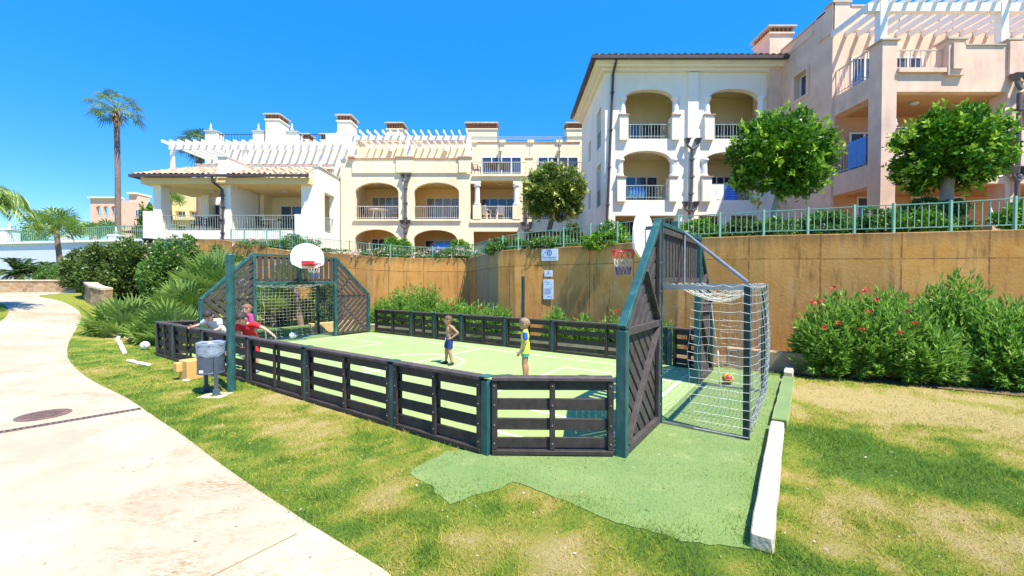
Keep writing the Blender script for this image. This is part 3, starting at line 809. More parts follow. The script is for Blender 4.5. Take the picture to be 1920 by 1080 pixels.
# side wall facing left, with its window openings
sops = [(19.35, 20.3, Z(262), Z(185), 0), (19.35, 20.3, Z(378), Z(295), 0), (21.8, 22.4, Z(258), Z(215), 0), (21.8, 22.4, Z(365), Z(325), 0), (19.4, 20.4, zg, Z(415), 0)]
facade(fa, mapXl(XW), YW + .301, 24.58, 1.6, zt, .3, sops)
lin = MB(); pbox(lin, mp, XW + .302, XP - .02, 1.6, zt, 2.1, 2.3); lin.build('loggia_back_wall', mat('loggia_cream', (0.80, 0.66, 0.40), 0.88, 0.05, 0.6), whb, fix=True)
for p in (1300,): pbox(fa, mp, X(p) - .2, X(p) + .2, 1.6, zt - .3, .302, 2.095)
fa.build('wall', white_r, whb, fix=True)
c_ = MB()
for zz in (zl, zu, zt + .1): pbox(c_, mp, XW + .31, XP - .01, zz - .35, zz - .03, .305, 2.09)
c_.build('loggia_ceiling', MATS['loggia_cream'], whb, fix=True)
cp_ = Pieces()
for zz in (zu, zl):
    o_ = 0 if zz == zu else -4
    for a, b_ in ((1158, 1177), (1254, 1272), (1315.5, 1336), (1413, 1432)): pbox(cp_, mp, X(a + o_), X(b_ + o_), zz + (Z(219) - Z(260)) + .002, zz + (Z(216.5) - Z(260)), -.2, .34)
cp_.build('coping', mat('brown_coping', (0.36, 0.25, 0.18), 0.85, 0.15, 4), whb, fix=True)
for zz, o_ in ((zu, 0), (zl, -4)):
    for p in (1166, 1265, 1323, 1424): column(whb, X(p + o_), YW + .05, zz + (Z(216.5) - Z(260)), zz + (Z(182.5) - Z(260)), .14)
    for a, b_ in ((1175.5, 1256), (1334.5, 1415)): railing(whb, mp, X(a + o_), X(b_ + o_), zz + .05, zz + (Z(231) - Z(260)), .1, railm, .13)
B = mapY(YW + 2.1)
for zz, tp_, sets in ((zu, 228, ((1180, 1240), (1337, 1390))), (zl, 330, ((1171, 1233), (1328, 1372)))):
    for a, b_ in sets: window(whb, B, bx(a, 20.5), bx(b_, 20.5), zz, bz(tp_, 20.5), 0, 3, glass)
for a, b_ in ((1160, 1192), (1225, 1266), (1320, 1350), (1375, 1420)): window(whb, B, bx(a, 20.5), bx(b_, 20.5), zg, zg + 2.1, 0, 2)
for y0, y1, za, zb_, _ in sops:
    window(whb, mapXl(XW + .22), y0, y1, za, zb_, 0, 2)
    if y1 - y0 > .8: railing(whb, mapXl(XW + .06), y0, y1, za, za + .8, 0, railm)
for p, y in ((1204, 189), (1351, 189), (1198, 303), (1346, 303)): lamp(whb, bx(p, 19.4), 19.4, (zt - .28 if y < 200 else zu - .38))
downpipe(whb, [(X(1148.5), YW - .5, Z(122)), (X(1148), YW - .45, Z(128)), (X(1147), YW - .09, Z(140)), (X(1142), YW - .09, Z(280)), (X(1137), YW - .09, Z(420)), (X(1137), YW - .09, 2.2)], .055, (), gutter)
downpipe(whb, [(X(1292.5), YW - .2, Z(285)), (X(1292), YW - .2, Z(350)), (X(1289), YW - .2, Z(410)), (X(1289), YW - .2, 2.2)], .065,
         [(X(1283.5), YW - .22, Z(268), X(1292.5)), (X(1303), YW - .22, Z(268), X(1292.5)), (X(1280), YW - .22, Z(385), X(1289)), (X(1300), YW - .22, Z(385), X(1289))])
zt = Z(133)
gz_ = Z(121.5)
g_ = MB(); g_.bar((XW - .62, YW - .64, gz_), (XP - .01, YW - .64, gz_), .13, .13); g_.bar((XW - .64, YW - .7, gz_), (XW - .64, 24.5, gz_), .13, .13)
g_.build('gutter', gutter, whb)
rz = gz_ + .06
rf = tile_roof(whb, (XW - .66, YW - .66, rz), (XP, YW - .66, rz), (XW + 3, 22, rz + 1.0), (XP, 22, rz + 1.0))
tile_roof(whb, (XW - .66, YW - .66, rz), (XW - .66, 25, rz), (XW + 3, 22, rz + 1.0), (XW + 3, 25, rz + 1.0))

# ---- pink building on the right
YP, YC, XR = 13.35, 15.4, 23.0
pk = thing('apartment_block', 'pink apartment building with white rooftop pergola and deep balconies at the right', 'building', (14, YC, 2.6))
mp = mapY(YC); XC = lambda p: bx(p, YC); ZC = lambda p: bz(p, YC); Xp = lambda p: bx(p, YP); Zp = lambda p: bz(p, YP)
zpt = ZC(13); f2, f1 = Zp(131), Zp(301); f0 = f1 - (f2 - f1)
wl = MB()
facade(wl, mp, XP, XR, 1.6, zpt, .3, [])
facade(wl, mapXl(XP), YC + .301, 22, 1.6, zpt - .0, .3, [(16.75, 17.45, bz(183, 17.1), bz(137, 17.1), 0), (16.7, 17.3, bz(445, 17.0), bz(412, 17.0), 0)])
pbox(wl, mp, XP - .06, XP + .55, 1.6, zpt + .12, -.05, -.002)
pbox(wl, mapXl(XP), YC - .05, YC + .8, ZC(60), zpt + .12, -.05, -.002)
for a, b_ in ((1578, 1668), (1678, 1740), (1752, 1770), (1778, 1840), (1848, 1920)): pbox(wl, mp, XC(a), XC(b_), ZC(57), ZC(17), -.035, -.002)
for y0, y1 in ((16.4, 18.4),):
    for k, (za, zb_) in enumerate(((ZC(40) + .1, zpt - .25),)): pbox(wl, mapXl(XP), y0, y1, za, zb_, -.04, -.002)
for (y0, y1, za, zb_) in ((16.6, 17.6, bz(183, 17.1) - .12, bz(183, 17.1) - .002), (16.6, 17.6, bz(137, 17.1) + .002, bz(137, 17.1) + .1), (16.6, 16.748, bz(183, 17.1), bz(137, 17.1)), (17.452, 17.6, bz(183, 17.1), bz(137, 17.1))): pbox(wl, mapXl(XP), y0, y1, za, zb_, -.05, -.002)
wl.build('wall', pink_r, pk, fix=True)
window(pk, mapXl(XP + .25), 16.75, 17.45, bz(183, 17.1), bz(137, 17.1), 0, 1)
window(pk, mapXl(XP + .25), 16.7, 17.3, bz(445, 17.0), bz(412, 17.0), 0, 1)
fp = mapY(YP)
pl_ = Pieces()                                                    # pillars of the balconies
for a, b_ in ((1648, 1675.5), (1881, 1906)): pbox(pl_, fp, Xp(a), Xp(b_), 1.6, Zp(76), 0, .5)
pbox(pl_, fp, Xp(2110), Xp(2135), 1.6, Zp(76), 0, .5)
pl_.build('pillar', pink_r, pk, fix=True)
dk = MB()
for zf, hb in ((f2, .68), (f1, .72), (f0, .6)):
    pbox(dk, fp, Xp(1648) + .012, XR, zf - hb, zf - .001, .012, YC - YP - .002)
    pbox(dk, fp, Xp(1648) + .05, XR, zf - .003, zf + .03, .05, YC - YP - .003)
def par(a, b_, zt_, zf, d0=.014, d1=.26, zb=None): pbox(dk, fp, Xp(a), Xp(b_), zf - .6 if zb is None else zb, zt_, d0, d1)
par(1795, 1881, Zp(85), f2); par(1906, 2110, Zp(87), f2)
par(1765, 1796, Zp(78), f2, -.10, .3, Zp(143)); par(1771, 1790, Zp(85), f2, -.16, -.102, Zp(133))
par(1881, 1908, Zp(79), f2, -.06, -.002, Zp(140))
par(1675.5, 1881, Zp(242), f1); par(1906, 2110, Zp(244), f1)
par(1676, 1700, Zp(240), f1, -.05, .3, Zp(262)); par(1870, 1910, Zp(240), f1, -.05, -.002, Zp(262))
par(1675.5, 1764, Zp(129), f2, -.08, .012, Zp(137))
dk.build('balcony_deck', pink_r, pk, fix=True)
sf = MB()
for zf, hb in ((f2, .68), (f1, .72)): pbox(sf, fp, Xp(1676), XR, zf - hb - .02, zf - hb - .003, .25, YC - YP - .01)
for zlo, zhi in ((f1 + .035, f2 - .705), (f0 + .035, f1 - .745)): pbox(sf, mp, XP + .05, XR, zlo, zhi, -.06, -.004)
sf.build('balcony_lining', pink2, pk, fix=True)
cpk = Pieces()
for a, b_ in ((1644, 1680), (1877, 1910)): pbox(cpk, fp, Xp(a), Xp(b_), Zp(76) + .002, Zp(73), -.06, .56)
pbox(cpk, fp, Xp(1761), Xp(1800), Zp(78) + .002, Zp(74.5), -.16, .34)
pbox(cpk, fp, Xp(1800.5), Xp(1876), Zp(85) + .002, Zp(83), -.03, .3)
pbox(cpk, fp, Xp(1676), Xp(1880), Zp(242) + .002, Zp(239.5), -.07, .32)
pbox(cpk, mp, XP - .1, XP + .6, zpt + .122, zpt + .19, -.09, .35); pbox(cpk, mp, XP + .6, XR, zpt + .002, zpt + .06, -.05, .34)
pbox(cpk, mapXl(XP), YC + .36, 22, zpt + .002, zpt + .06, -.05, .34)
cpk.build('coping', trimgrey, pk, fix=True)
railing(pk, fp, Xp(1676), Xp(1764), f2 + .02, Zp(90), .1, railw, .155)
railing(pk, mapXl(XP + .08), YP + .52, YC - .06, f2 + .03, f2 + .95, 0, railw, .13)
railing(pk, mapXl(XP + .08), YP + .52, YC - .06, f1 + .03, f1 + .95, 0, railw, .13)
ow = mapY(YC - .06)
window(pk, mapY(YC), XC(1588), XC(1640), f2 + .03, bz(108, YC), 0, 2); window(pk, mapY(YC), XC(1665), XC(1722), f2 + .03, bz(107, YC), 0, 2)
window(pk, ow, XC(1585), XC(1640), f1 + .04, bz(250, YC), 0, 2, mat('brown_shutter_glass', (0.05, 0.03, 0.02), 0.2, 0.2, 6, stretch=(8, 1, 1)))
window(pk, ow, XC(1690), XC(1800), f1 + .04, bz(250, YC), 0, 4)
window(pk, ow, XC(1600), XC(1660), f0 + .04, f0 + 2.1, 0, 2); window(pk, ow, XC(1700), XC(1800), f0 + .04, f0 + 2.1, 0, 3)
for px_, zz in ((1708, f2 - .74), (1700, f1 - .78), (1915, f2 - .74)): lamp(pk, bx(px_, 14.1), 14.1, zz)
for px_, py_ in ((1679, 240), (1909, 240)): finial(pk, (Xp(px_), YP + .1, Zp(py_)), .62)
chimney(pk, bx(1441, 18.2), bx(1479, 18.2) + .1, 18.3, 19.5, 8, bz(64, 18.3), bz(49, 18.3), pink_r)
finial(pk, (XP + .2, YC + .15, zpt + .19), .6)
downpipe(pk, [(Xp(1894), YP - .14, Zp(178)), (Xp(1894), YP - .14, Zp(300)), (Xp(1893), YP - .14, Zp(430)), (Xp(1893), YP - .14, 2.2)], .062,
         [(Xp(1887), YP - .16, Zp(150), Xp(1894)), (Xp(1908), YP - .16, Zp(150), Xp(1894)), (Xp(1885), YP - .16, Zp(322), Xp(1893)), (Xp(1905), YP - .16, Zp(322), Xp(1893))])
pg = MB(); zb = Zp(6)
for a in (1656, 1883, 2118): pg.box(Xp(a) - .11, Xp(a) + .11, YP + .12, YP + .34, Zp(73), zb + .3)
pg.box(XP - .35, XR, YP + .14, YP + .32, zb - .15, zb + .11)
for k in range(34):
    x = XP - .1 + .47 * k; pg.box(x, x + .085, YP - .42, YC - .006, zb + .112, zb + .29)
pg.build('pergola', white_p, pk)

# ---- villa on the left
YV = 22.0
villa_w = mat('villa_white_render', (0.84, 0.80, 0.69), 0.85, 0.03, 0.6, 0.15, 60, dirt=((0.6, 0.52, 0.4), 0.12))
vl = thing('villa', 'white terraced villa with barrel-tiled veranda roof, chimneys and white rooftop pergola on the left', 'building', (-14, YV, 4))
mp = mapY(YV); X = lambda p: bx(p, YV); Z = lambda p: bz(p, YV)
zf = Z(432); zc = Z(347); XVR = X(600) - .02
wl = MB()
pbox(wl, mp, X(290), XVR - .31, zf - .45, zf - .001, -.05, 3.2)                # floor slab
pbox(wl, mp, X(277), XVR - .3, zf - 1.2, zf - .452, .1, 3.2)
pbox(wl, mp, X(276), X(291), zf - 1.2, Z(397), -.2, .6)                  # end block
for a, b_ in ((289, 303.5), (417, 434), (566, 590)): pbox(wl, mp, X(a), X(b_), zf, zc, .02, .62 if a != 417 else 3.2)
pbox(wl, mp, X(558), X(579), zf - 1.2, Z(403), -.25, .019)
pbox(wl, mp, X(360) - 1.4, X(376) - 1.4, zf, zc, 2.6, 3.199)
pbox(wl, mp, X(400) - 1.5, XVR, zf - 1.0, bz(264, 25), 3.2, 3.5)          # back wall up to the roof terrace
facade(wl, mapXr(XVR), YV + .03, 25.2, zf - 2.2, Z(313), .3, [(YV + .66, YV + 1.95, zf, zf + 2.15, .0)])
pbox(wl, mp, X(420), X(437), Z(336), Z(299), -.35, 3.19)                  # party wall that stands above the tiles
pbox(wl, mp, X(318) - .3, XVR - .32, bz(322, 24.6), bz(311, 24.6), 2.4, 2.7)
pbox(wl, mapY(25.2), bx(612, 25.2), bx(664, 25.2), 1.6, bz(250, 25.2), .06, .5)  # tall end wall towards the middle block
pbox(wl, mapY(25.2), bx(632, 25.2), bx(650, 25.2), bz(250, 25.2), bz(247, 25.2), .04, 2.2)
pbox(wl, mapY(27.5), bx(396, 27.5), bx(642, 27.5), 5, bz(270, 27.5), 0, .4)
for p0, p1, pt in ((388, 409, 247), (477, 497, 247), (539, 560, 248)): pbox(wl, mapY(28.2), bx(p0, 28.2), bx(p1, 28.2), 6, bz(pt, 28.2), 0, .75)
wl.build('wall', villa_w, vl, fix=True)
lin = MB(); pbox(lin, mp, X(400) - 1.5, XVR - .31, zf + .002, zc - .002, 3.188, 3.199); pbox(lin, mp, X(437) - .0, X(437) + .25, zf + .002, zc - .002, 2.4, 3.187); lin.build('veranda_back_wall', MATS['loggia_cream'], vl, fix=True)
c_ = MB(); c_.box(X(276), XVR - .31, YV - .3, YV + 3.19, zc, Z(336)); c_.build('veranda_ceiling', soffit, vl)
tr = Pieces()
for p0, p1, pt in ((388, 409, 247), (477, 497, 247), (539, 560, 248)): pbox(tr, mapY(28.2), bx(p0 - 1, 28.2), bx(p1 + 1, 28.2), bz(pt, 28.2) + .002, bz(pt, 28.2) + .08, -.07, .8)
pbox(tr, mp, X(316) - .3, XVR - .3, bz(311, 24.6) + .003, bz(311, 24.6) + .06, 2.34, 2.75)
pbox(tr, mapXr(XVR), YV - .02, 25.19, Z(313) + .002, Z(313) + .06, -.05, .34)
pbox(tr, mp, X(419), X(438), Z(299) + .002, Z(299) + .06, -.4, 3.1)
tr.build('coping', trimgrey, vl, fix=True)
for p in (398, 487, 549.5): finial(vl, (bx(p, 28.5), 28.55, bz(247, 28.2) + .06), .95)
rl = railing(vl, mapY(28.5), bx(409, 28.5), bx(477, 28.5), bz(272, 28.5), bz(251.5, 28.5), 0, dkfurn, .2)
railing(vl, mapY(28.5), bx(560, 28.5), bx(630, 28.5), bz(272, 28.5), bz(252, 28.5), 0, dkfurn, .2)
chimney(vl, bx(501, 28), bx(532, 28) - .2, 28, 29.2, 6, bz(225, 28), bz(213.5, 28), cream2)
chimney(vl, bx(633, 25.6), bx(662, 25.6) - .15, 25.75, 26.8, 8, bz(226, 25.6), bz(213.5, 25.6), cream2)
chimney(vl, bx(558, 29.5), bx(581, 29.5), 29.5, 30.2, 6, bz(263, 29.5), bz(251, 29.5), cream2)
chimney(vl, bx(604, 29.0), bx(631, 29.0), 29.0, 29.8, 6, bz(264, 29.0), bz(251, 29.0), cream2)
ez = Z(331) + .0
tile_roof(vl, (X(263), YV - .45, ez), (X(420), YV - .45, ez), (X(318) - .7, YV + 2.38, bz(315, 24.4)), (X(420), YV + 2.38, bz(315, 24.4)))
tile_roof(vl, (X(437), YV - .45, ez), (XVR - .25, YV - .45, ez), (X(437), YV + 2.38, bz(315, 24.4)), (XVR - .25, YV + 2.38, bz(315, 24.4)))
tile_roof(vl, (X(263), YV + 3, ez), (X(263), YV - .45, ez), (X(318) - .7, YV + 3, bz(315, 24.4)), (X(318) - .7, YV + 2.38, bz(315, 24.4)))
g_ = MB(); g_.bar((X(262), YV - .5, ez - .07), (XVR - .3, YV - .5, ez - .07), .13, .12); g_.bar((X(262), YV - .5, ez - .07), (X(262), YV + 3, ez - .07), .13, .12)
g_.build('gutter', gutter, vl)
downpipe(vl, [(X(412), YV - .5, ez - .1), (X(413), YV - .45, Z(345)), (X(421), YV - .1, Z(356)), (X(421.5), YV - .1, Z(400)), (X(421), YV - .1, Z(450))], .065, (), gutter)
for a, b_ in ((304, 417), (434.5, 557)): railing(vl, mp, X(a), X(b_), zf, Z(402.5), .1, railm, .13)
railing(vl, mapXr(XVR - .1), YV + .66, YV + 1.95, zf, zf + .85, 0, railm, .13)
bk = mapY(YV + 3.186)
window(vl, bk, bx(386, 25.2), bx(416, 25.2), zf, bz(384, 25.2), 0, 1); window(vl, bk, bx(528, 25.2), bx(570, 25.2), zf, bz(386, 25.2), 0, 2); window(vl, bk, bx(590, 25.2), bx(604, 25.2), zf, bz(386, 25.2), 0, 1)
for p in (402, 535): lamp(vl, bx(p, 23.4), 23.4, zc - .03)
for a, b_, t in ((420, 455, 303), (575, 597, 308), (605, 630, 310)): window(vl, mapY(27.5), bx(a, 27.5), bx(b_, 27.5), bz(330, 27.5), bz(t, 27.5), 0, 1, mat('tan_blind', (0.5, 0.36, 0.18), 0.6, 0.05, 3) if a == 420 else None)
pg = MB(); zb = bz(273, 24.4)
pg.bar((bx(322, 24.4), 24.4, zb - .1), (bx(655, 24.4), 24.4, zb - .1), .14, .26)
pg.bar((bx(398, 27.3), 27.35, zb - .1), (bx(640, 27.3), 27.35, zb - .1), .14, .24)
for p in (327, 461, 602): pg.lathe([(.17, 0), (.17, .1), (.13, .14), (.12, .7), (.11, 1.2), (.15, 1.25)], (bx(p, 24.4), 24.4, zb - 1.5), 10)
for k in range(23):
    x = bx(322 + 14.6 * k, 24.4); pg.bar((x, 23.85, zb + .09), (x, 27.45, zb + .09), .085, .16)
pg.build('pergola', white_p, vl)
MB().lathe([(.16, 0), (.2, .3), (.26, .32), (.26, .38), (.2, .38)], (X(292), YV - .42, zf - .85), 12).build('wall_planter', dkfurn, vl)

# ---- far buildings on the left
fb = thing('apartment_block', 'distant pink building with arcaded balconies behind the tall palm', 'building', (-56, 62, 1.4))
mp = mapY(62); X = lambda p: bx(p, 62); Z = lambda p: bz(p, 62)
wl = MB()
o_ = [(X(182 + 14.2 * k), X(193 + 14.2 * k), Z(407), Z(391), Z(386) - Z(391)) for k in range(3)] + [(X(182), X(216), Z(450), Z(421), Z(414) - Z(421))]
facade(wl, mp, X(172), X(226), 0, Z(372), .5, o_)
facade(wl, mp, X(226), X(250), 0, Z(376), .5, [(X(235), X(243), Z(410), Z(395), Z(389) - Z(395)), (X(233), X(244), Z(450), Z(422), 0)])
pbox(wl, mp, X(172), X(276), 0, Z(378), 4, 4.4)
pbox(wl, mp, X(250), X(276), 0, Z(381), -1.2, 4)
pbox(wl, mp, X(256), X(272), Z(381), Z(367), -1.0, 1)
wl.build('wall', mat('far_pink_render', (0.80, 0.50, 0.36), 0.9, 0.05, 0.3), fb, fix=True)
railing(fb, mp, X(182), X(224), Z(407), Z(400), .2, railm, .3)
tr = Pieces(); pbox(tr, mp, X(170), X(228), Z(372), Z(369.5), -.3, .8); pbox(tr, mp, X(255), X(273), Z(367), Z(364), -1.3, 1.3); tr.build('coping', white_p, fb, fix=True)
for a, b_, t, c0 in ((206, 216, 393, 407), (204, 214, 425, 445), (259, 268, 396, 408), (236, 242, 395, 410)): window(fb, mapY(65.99 if a < 250 else 60.79), bx(a, 66 if a < 250 else 61), bx(b_, 66 if a < 250 else 61), Z(c0), Z(t), 0, 2)
fb2 = thing('apartment_block', 'distant pale yellow apartment block seen through the villa veranda', 'building', (-40, 50, 1.4))
mp = mapY(50); X = lambda p: bx(p, 50); Z = lambda p: bz(p, 50)
wl = MB()
facade(wl, mp, X(296), X(372), 0, Z(362), .5, [(X(330), X(349), Z(409), Z(395), 0), (X(330), X(349), Z(440), Z(422), 0), (X(304), X(316), Z(409), Z(395), 0), (X(356), X(370), Z(409), Z(395), 0)])
pbox(wl, mp, X(318), X(372), Z(414), Z(408), -.8, -.01); pbox(wl, mp, X(322), X(330), 0, Z(362), -.4, -.012)
pbox(wl, mp, X(296), X(372), 0, Z(365), 3, 3.4)
wl.build('wall', mat('far_yellow_render', (0.80, 0.62, 0.30), 0.9, 0.05, 0.3), fb2, fix=True)
for a, b_, t, c0 in ((331, 348, 395.5, 408), (331, 348, 423, 440), (305, 315, 396, 408), (357, 369, 396, 408)): window(fb2, mapY(50.4), X(a), X(b_), Z(c0), Z(t), 0, 2)

# ---- pool terrace wall on the left with its railing, planter walls
YL = 31.0
pw = thing('pool_terrace_wall', 'long white rendered wall with rounded coping below the pool railing', 'wall', (-30, YL, 1.3))
A, Bp = Vector((bx(-300, 34), 34, 0)), Vector((bx(330, 27.5), 27.5, 0))
ztop = bz(459, YL)
m_ = MB(); m_.bar(A + Vector((0, 0, .6 + ztop / 2)), Bp + Vector((0, 0, .6 + ztop / 2)), .4, ztop - 1.2 + .0, (0, 0, 1)); m_.build('wall', mat('shade_tinted_white_render', (0.62, 0.66, 0.80), 0.85, 0.04, 0.5), pw)  # white wall; its bluish shade is put into the base colour
m_ = MB(); m_.bar(A + Vector((0, -.03, ztop + .02)), Bp + Vector((0, -.03, ztop + .02)), .62, .16); m_.build('coping', white_p, pw, bevel=.04)
pf = thing('pool_railing', 'pale green pool railing with white finial-topped piers above the white terrace wall', 'fence', (-30, YL, ztop))
for p in (-160, 20, 124, 219, 300):
    d = (p + 300) / 630; c = A.lerp(Bp, d); Yq = c.y; c = Vector((bx(p, Yq), Yq, ztop + .1))
    w = .45 if p == 20 else .34
    h = bz(432 if p == 20 else 443, Yq) - ztop - .1
    pm = MB(); pm.box(c.x - w, c.x + w, Yq - w * .6, Yq + w * .6, ztop + .1, ztop + .1 + h); pm.box(c.x - w * 1.15, c.x + w * 1.15, Yq - w * .7, Yq + w * .7, ztop + .1 + h, ztop + .2 + h)
    pp = pm.build('pier', white_p, pf); finial(pp, (c.x, Yq, ztop + .2 + h), .9)
rl = MB(); n = 190
a0, b0 = A + Vector((0, 0, ztop + .1)), Bp + Vector((0, 0, ztop + .1)); hh = Vector((0, 0, .92))
rl.bar(a0 + hh, b0 + hh, .05, .05); rl.bar(a0 + hh * .1, b0 + hh * .1, .03, .03)
for k in range(n): p = a0.lerp(b0, (k + .5) / n); rl.bar(p, p + hh, .022, .022, (1, 0, 0))
rl.build('railing', fgreen, pf)
stone = None
m, nt, b, N, L = nodes_of('rubble_stone')
vo = N.new('ShaderNodeTexVoronoi'); vo.feature = 'DISTANCE_TO_EDGE'; vo.inputs['Scale'].default_value = 3.4
vc = N.new('ShaderNodeTexVoronoi'); vc.inputs['Scale'].default_value = 3.4
g_ = N.new('ShaderNodeNewGeometry').outputs['Position']; L.new(g_, vo.inputs['Vector']); L.new(g_, vc.inputs['Vector'])
sxx = N.new('ShaderNodeSeparateColor'); L.new(vc.outputs['Color'], sxx.inputs[0])
c = mixrgb(nt, sxx.outputs[0], (0.24, 0.14, 0.07), (0.42, 0.28, 0.15))
c = mixrgb(nt, math_n(nt, 'LESS_THAN', vo.outputs['Distance'], 0.045), c, (0.38, 0.31, 0.22))
L.new(c, b.inputs['Base Color']); b.inputs['Roughness'].default_value = 0.9
bump_n(nt, vo.outputs['Distance'], 0.6, 0.05, b); stone = m
def planter(pts, h, w, label):
    t = thing('planter_wall', label, 'wall', pts[0])
    s = MB(); c = MB()
    for p, q in zip(pts, pts[1:]):
        p, q = Vector(p), Vector(q)
        s.bar(p + Vector((0, 0, h / 2 - .2)), q + Vector((0, 0, h / 2 - .2)), w, h + .4, ext=w * .25); c.bar(p + Vector((0, 0, h + .04)), q + Vector((0, 0, h + .04)), w + .08, .08, ext=w * .25)
    s.build('wall', stone, t); c.build('coping', kstone, t)
def G(px, Y): p = onground(px, Y); return (p.x, p.y, p.z)
planter([G(-120, 20.5), G(-40, 21.8), G(40, 22.8), G(110, 23.4), G(168, 23.6)], .62, .35, 'long low stone planter wall beyond the path on the far left')
planter([G(163, 21.5), G(165, 20.0), G(170, 18.9), G(180, 18.2), G(198, 17.9)], .78, .35, 'curved stone planter wall with pale coping beside the fan palms')
MB_ = MB(); q = onground(147, 23.0); MB_.box(q.x - .35, q.x + .35, q.y - .5, q.y - .25, q.z - .05, q.z + .3); tag(MB_.build('stone_block', kstone, bevel=.03), 'small pale block in front of the far planter wall', 'block')

# ------------------------------------------------------------------ court barriers
def barrier(label, pts, posts, stiles=1, name='court_barrier', h=0.93, skip=()):
    """pts: post positions along one straight run"""
    t = thing(name, label, 'barrier', pts[0])
    for i, p in enumerate(pts):
        if i in posts:
            m_ = MB(); d = (pts[-1] - pts[0]).normalized()
            m_.bar(p + Vector((0, 0, -.05)), p + Vector((0, 0, h - .047)), .10, .10, d)
            m_.bar(p + Vector((0, 0, h - .01)), p + Vector((0, 0, h + .006)), .15, .13, d)
            m_.build('post', dgreen, t, bevel=.006)
    for a, b_ in zip(pts, pts[1:]):
        d = (b_ - a); L_ = d.length; d.normalize(); n = Vector((-d.y, d.x, 0))
        a1, b1 = a + d * .055, b_ - d * .055
        bd = MB()
        for z, hh in ((.825, .115), (.60, .135), (.365, .135), (.15, .12)):
            e = RND.uniform(-.006, .006)
            bd.bar(a1 + Vector((0, 0, z + e)), b1 + Vector((0, 0, z - e)), .032, hh)
        bd.build('board_panel', plank, t, bevel=.004)
        sm = MB()
        for k in range(stiles + 2):
            q = a1.lerp(b1, k / (stiles + 1)); q = q + d * (.03 if k == 0 else (-.03 if k == stiles + 1 else 0))
            for s in (1, -1): sm.bar(q + n * s * .036 + Vector((0, 0, .075)), q + n * s * .036 + Vector((0, 0, h - .052)), .036, .062, d)
        sm.bar(a1 + Vector((0, 0, .045)), b1 + Vector((0, 0, .045)), .13, .05)
        sm.build('stile', plank, t, bevel=.004)
        for k in range(stiles + 2):
            q = a1.lerp(b1, k / (stiles + 1)) + d * (.03 if k == 0 else (-.03 if k == stiles + 1 else 0))
            for z in (.825, .60, .365, .15):
                if a.y < 6.6: MB().tube([q - n * .062 * (1 if n.y > 0 else -1) + Vector((0, 0, z)), q - n * .053 * (1 if n.y > 0 else -1) + Vector((0, 0, z))], .009, 6).build('bolt', galv, t)
        cm = MB(); cm.bar(a1 + Vector((0, 0, h - .024)), b1 + Vector((0, 0, h - .024)), .14, .042); cm.build('cap_rail', plankt, t, bevel=.005)
    return t
def proj(px, py, v): p = gp(px, py); return uv(p.dot(UU), v)
N_ = uv(3.05, V0); L0 = uv(14.55, V0)
near = [N_] + [proj(735, 801, V0), proj(574, 751, V0), proj(465, 719, V0), proj(384, 692, V0), proj(337, 674, V0), L0]
barrier('long near side wooden court barrier behind the litter bin and green pole', near, range(len(near)))
barrier('short angled wooden barrier panel at the near corner facing the viewer', [N_ + UU * -.005 + VV * .01, uv(1.775, 4.70)], (), 1)
farp = [uv(2.65, V1), proj(1046, 658, V1), proj(951, 650, V1), proj(870, 641, V1), proj(815, 636, V1), proj(766, 632, V1), uv(13.9, V1)]
barrier('long far side wooden court barrier in front of the oleanders', farp, range(0, 6))
barrier('short angled far wooden barrier seen through the near goal', [uv(2.6, V1 - .04), uv(1.78, 10.34)], (), 1)
barrier('short end barrier section beside the far goal wing, behind the boys', [L0 - UU * .04 + VV * .06, uv(14.12, 4.66)], (), 1)

# ------------------------------------------------------------------ goals
def clip(poly, n, c):                                       # keep n.p <= c
    out = []
    for i, p in enumerate(poly):
        q = poly[(i + 1) % len(poly)]
        dp, dq = n[0] * p[0] + n[1] * p[1] - c, n[0] * q[0] + n[1] * q[1] - c
        if dp <= 0: out.append(p)
        if dp * dq < 0:
            t = dp / (dp - dq); out.append((p[0] + (q[0] - p[0]) * t, p[1] + (q[1] - p[1]) * t))
    return out
def boards(mb, region, ang, w, gap, y0, th):
    d = (math.cos(ang), math.sin(ang)); n = (-d[1], d[0])
    vals = [n[0] * x + n[1] * z for x, z in region]
    c = min(vals) + .01
    while c < max(vals):
        p = clip(clip(region, n, c + w), (-n[0], -n[1]), -c)
        if len(p) >= 3: mb.prism(p, (0, y0, 0), (1, 0, 0), (0, 0, 1), (0, th, 0))
        c += w + gap
def net(name, root, fn, nu, nv, r=.0027, m=None):
    P = np.array([[fn(i / nu, j / nv) for i in range(nu + 1)] for j in range(nv + 1)], dtype=float)
    a = np.concatenate([P[:, :-1].reshape(-1, 3), P[:-1].reshape(-1, 3)]); b_ = np.concatenate([P[:, 1:].reshape(-1, 3), P[1:].reshape(-1, 3)])
    d = b_ - a; L_ = np.linalg.norm(d, axis=1, keepdims=True); ok = L_[:, 0] > 1e-4; a, b_, d = a[ok], b_[ok], d[ok] / L_[ok]
    up = np.where(np.abs(d[:, 2:3]) > .9, np.array([[1., 0, 0]]), np.array([[0, 0, 1.]]))
    s = np.cross(d, up); s /= np.linalg.norm(s, axis=1, keepdims=True); c = np.cross(s, d)
    ring = [s * math.cos(t) * r + c * math.sin(t) * r for t in (0, 2.094, 4.189)]
    q = []
    for k in range(3):
        k2 = (k + 1) % 3
        q.append(np.stack([a + ring[k], a + ring[k2], b_ + ring[k2], b_ + ring[k]], 1))
    return np_mesh(name, np.concatenate(q).reshape(-1, 3), 4, m or netw, root)
HI, HO, ZO, ZI, ZC, DP = 1.375, 2.79, 1.47, 2.9, 1.96, 1.13
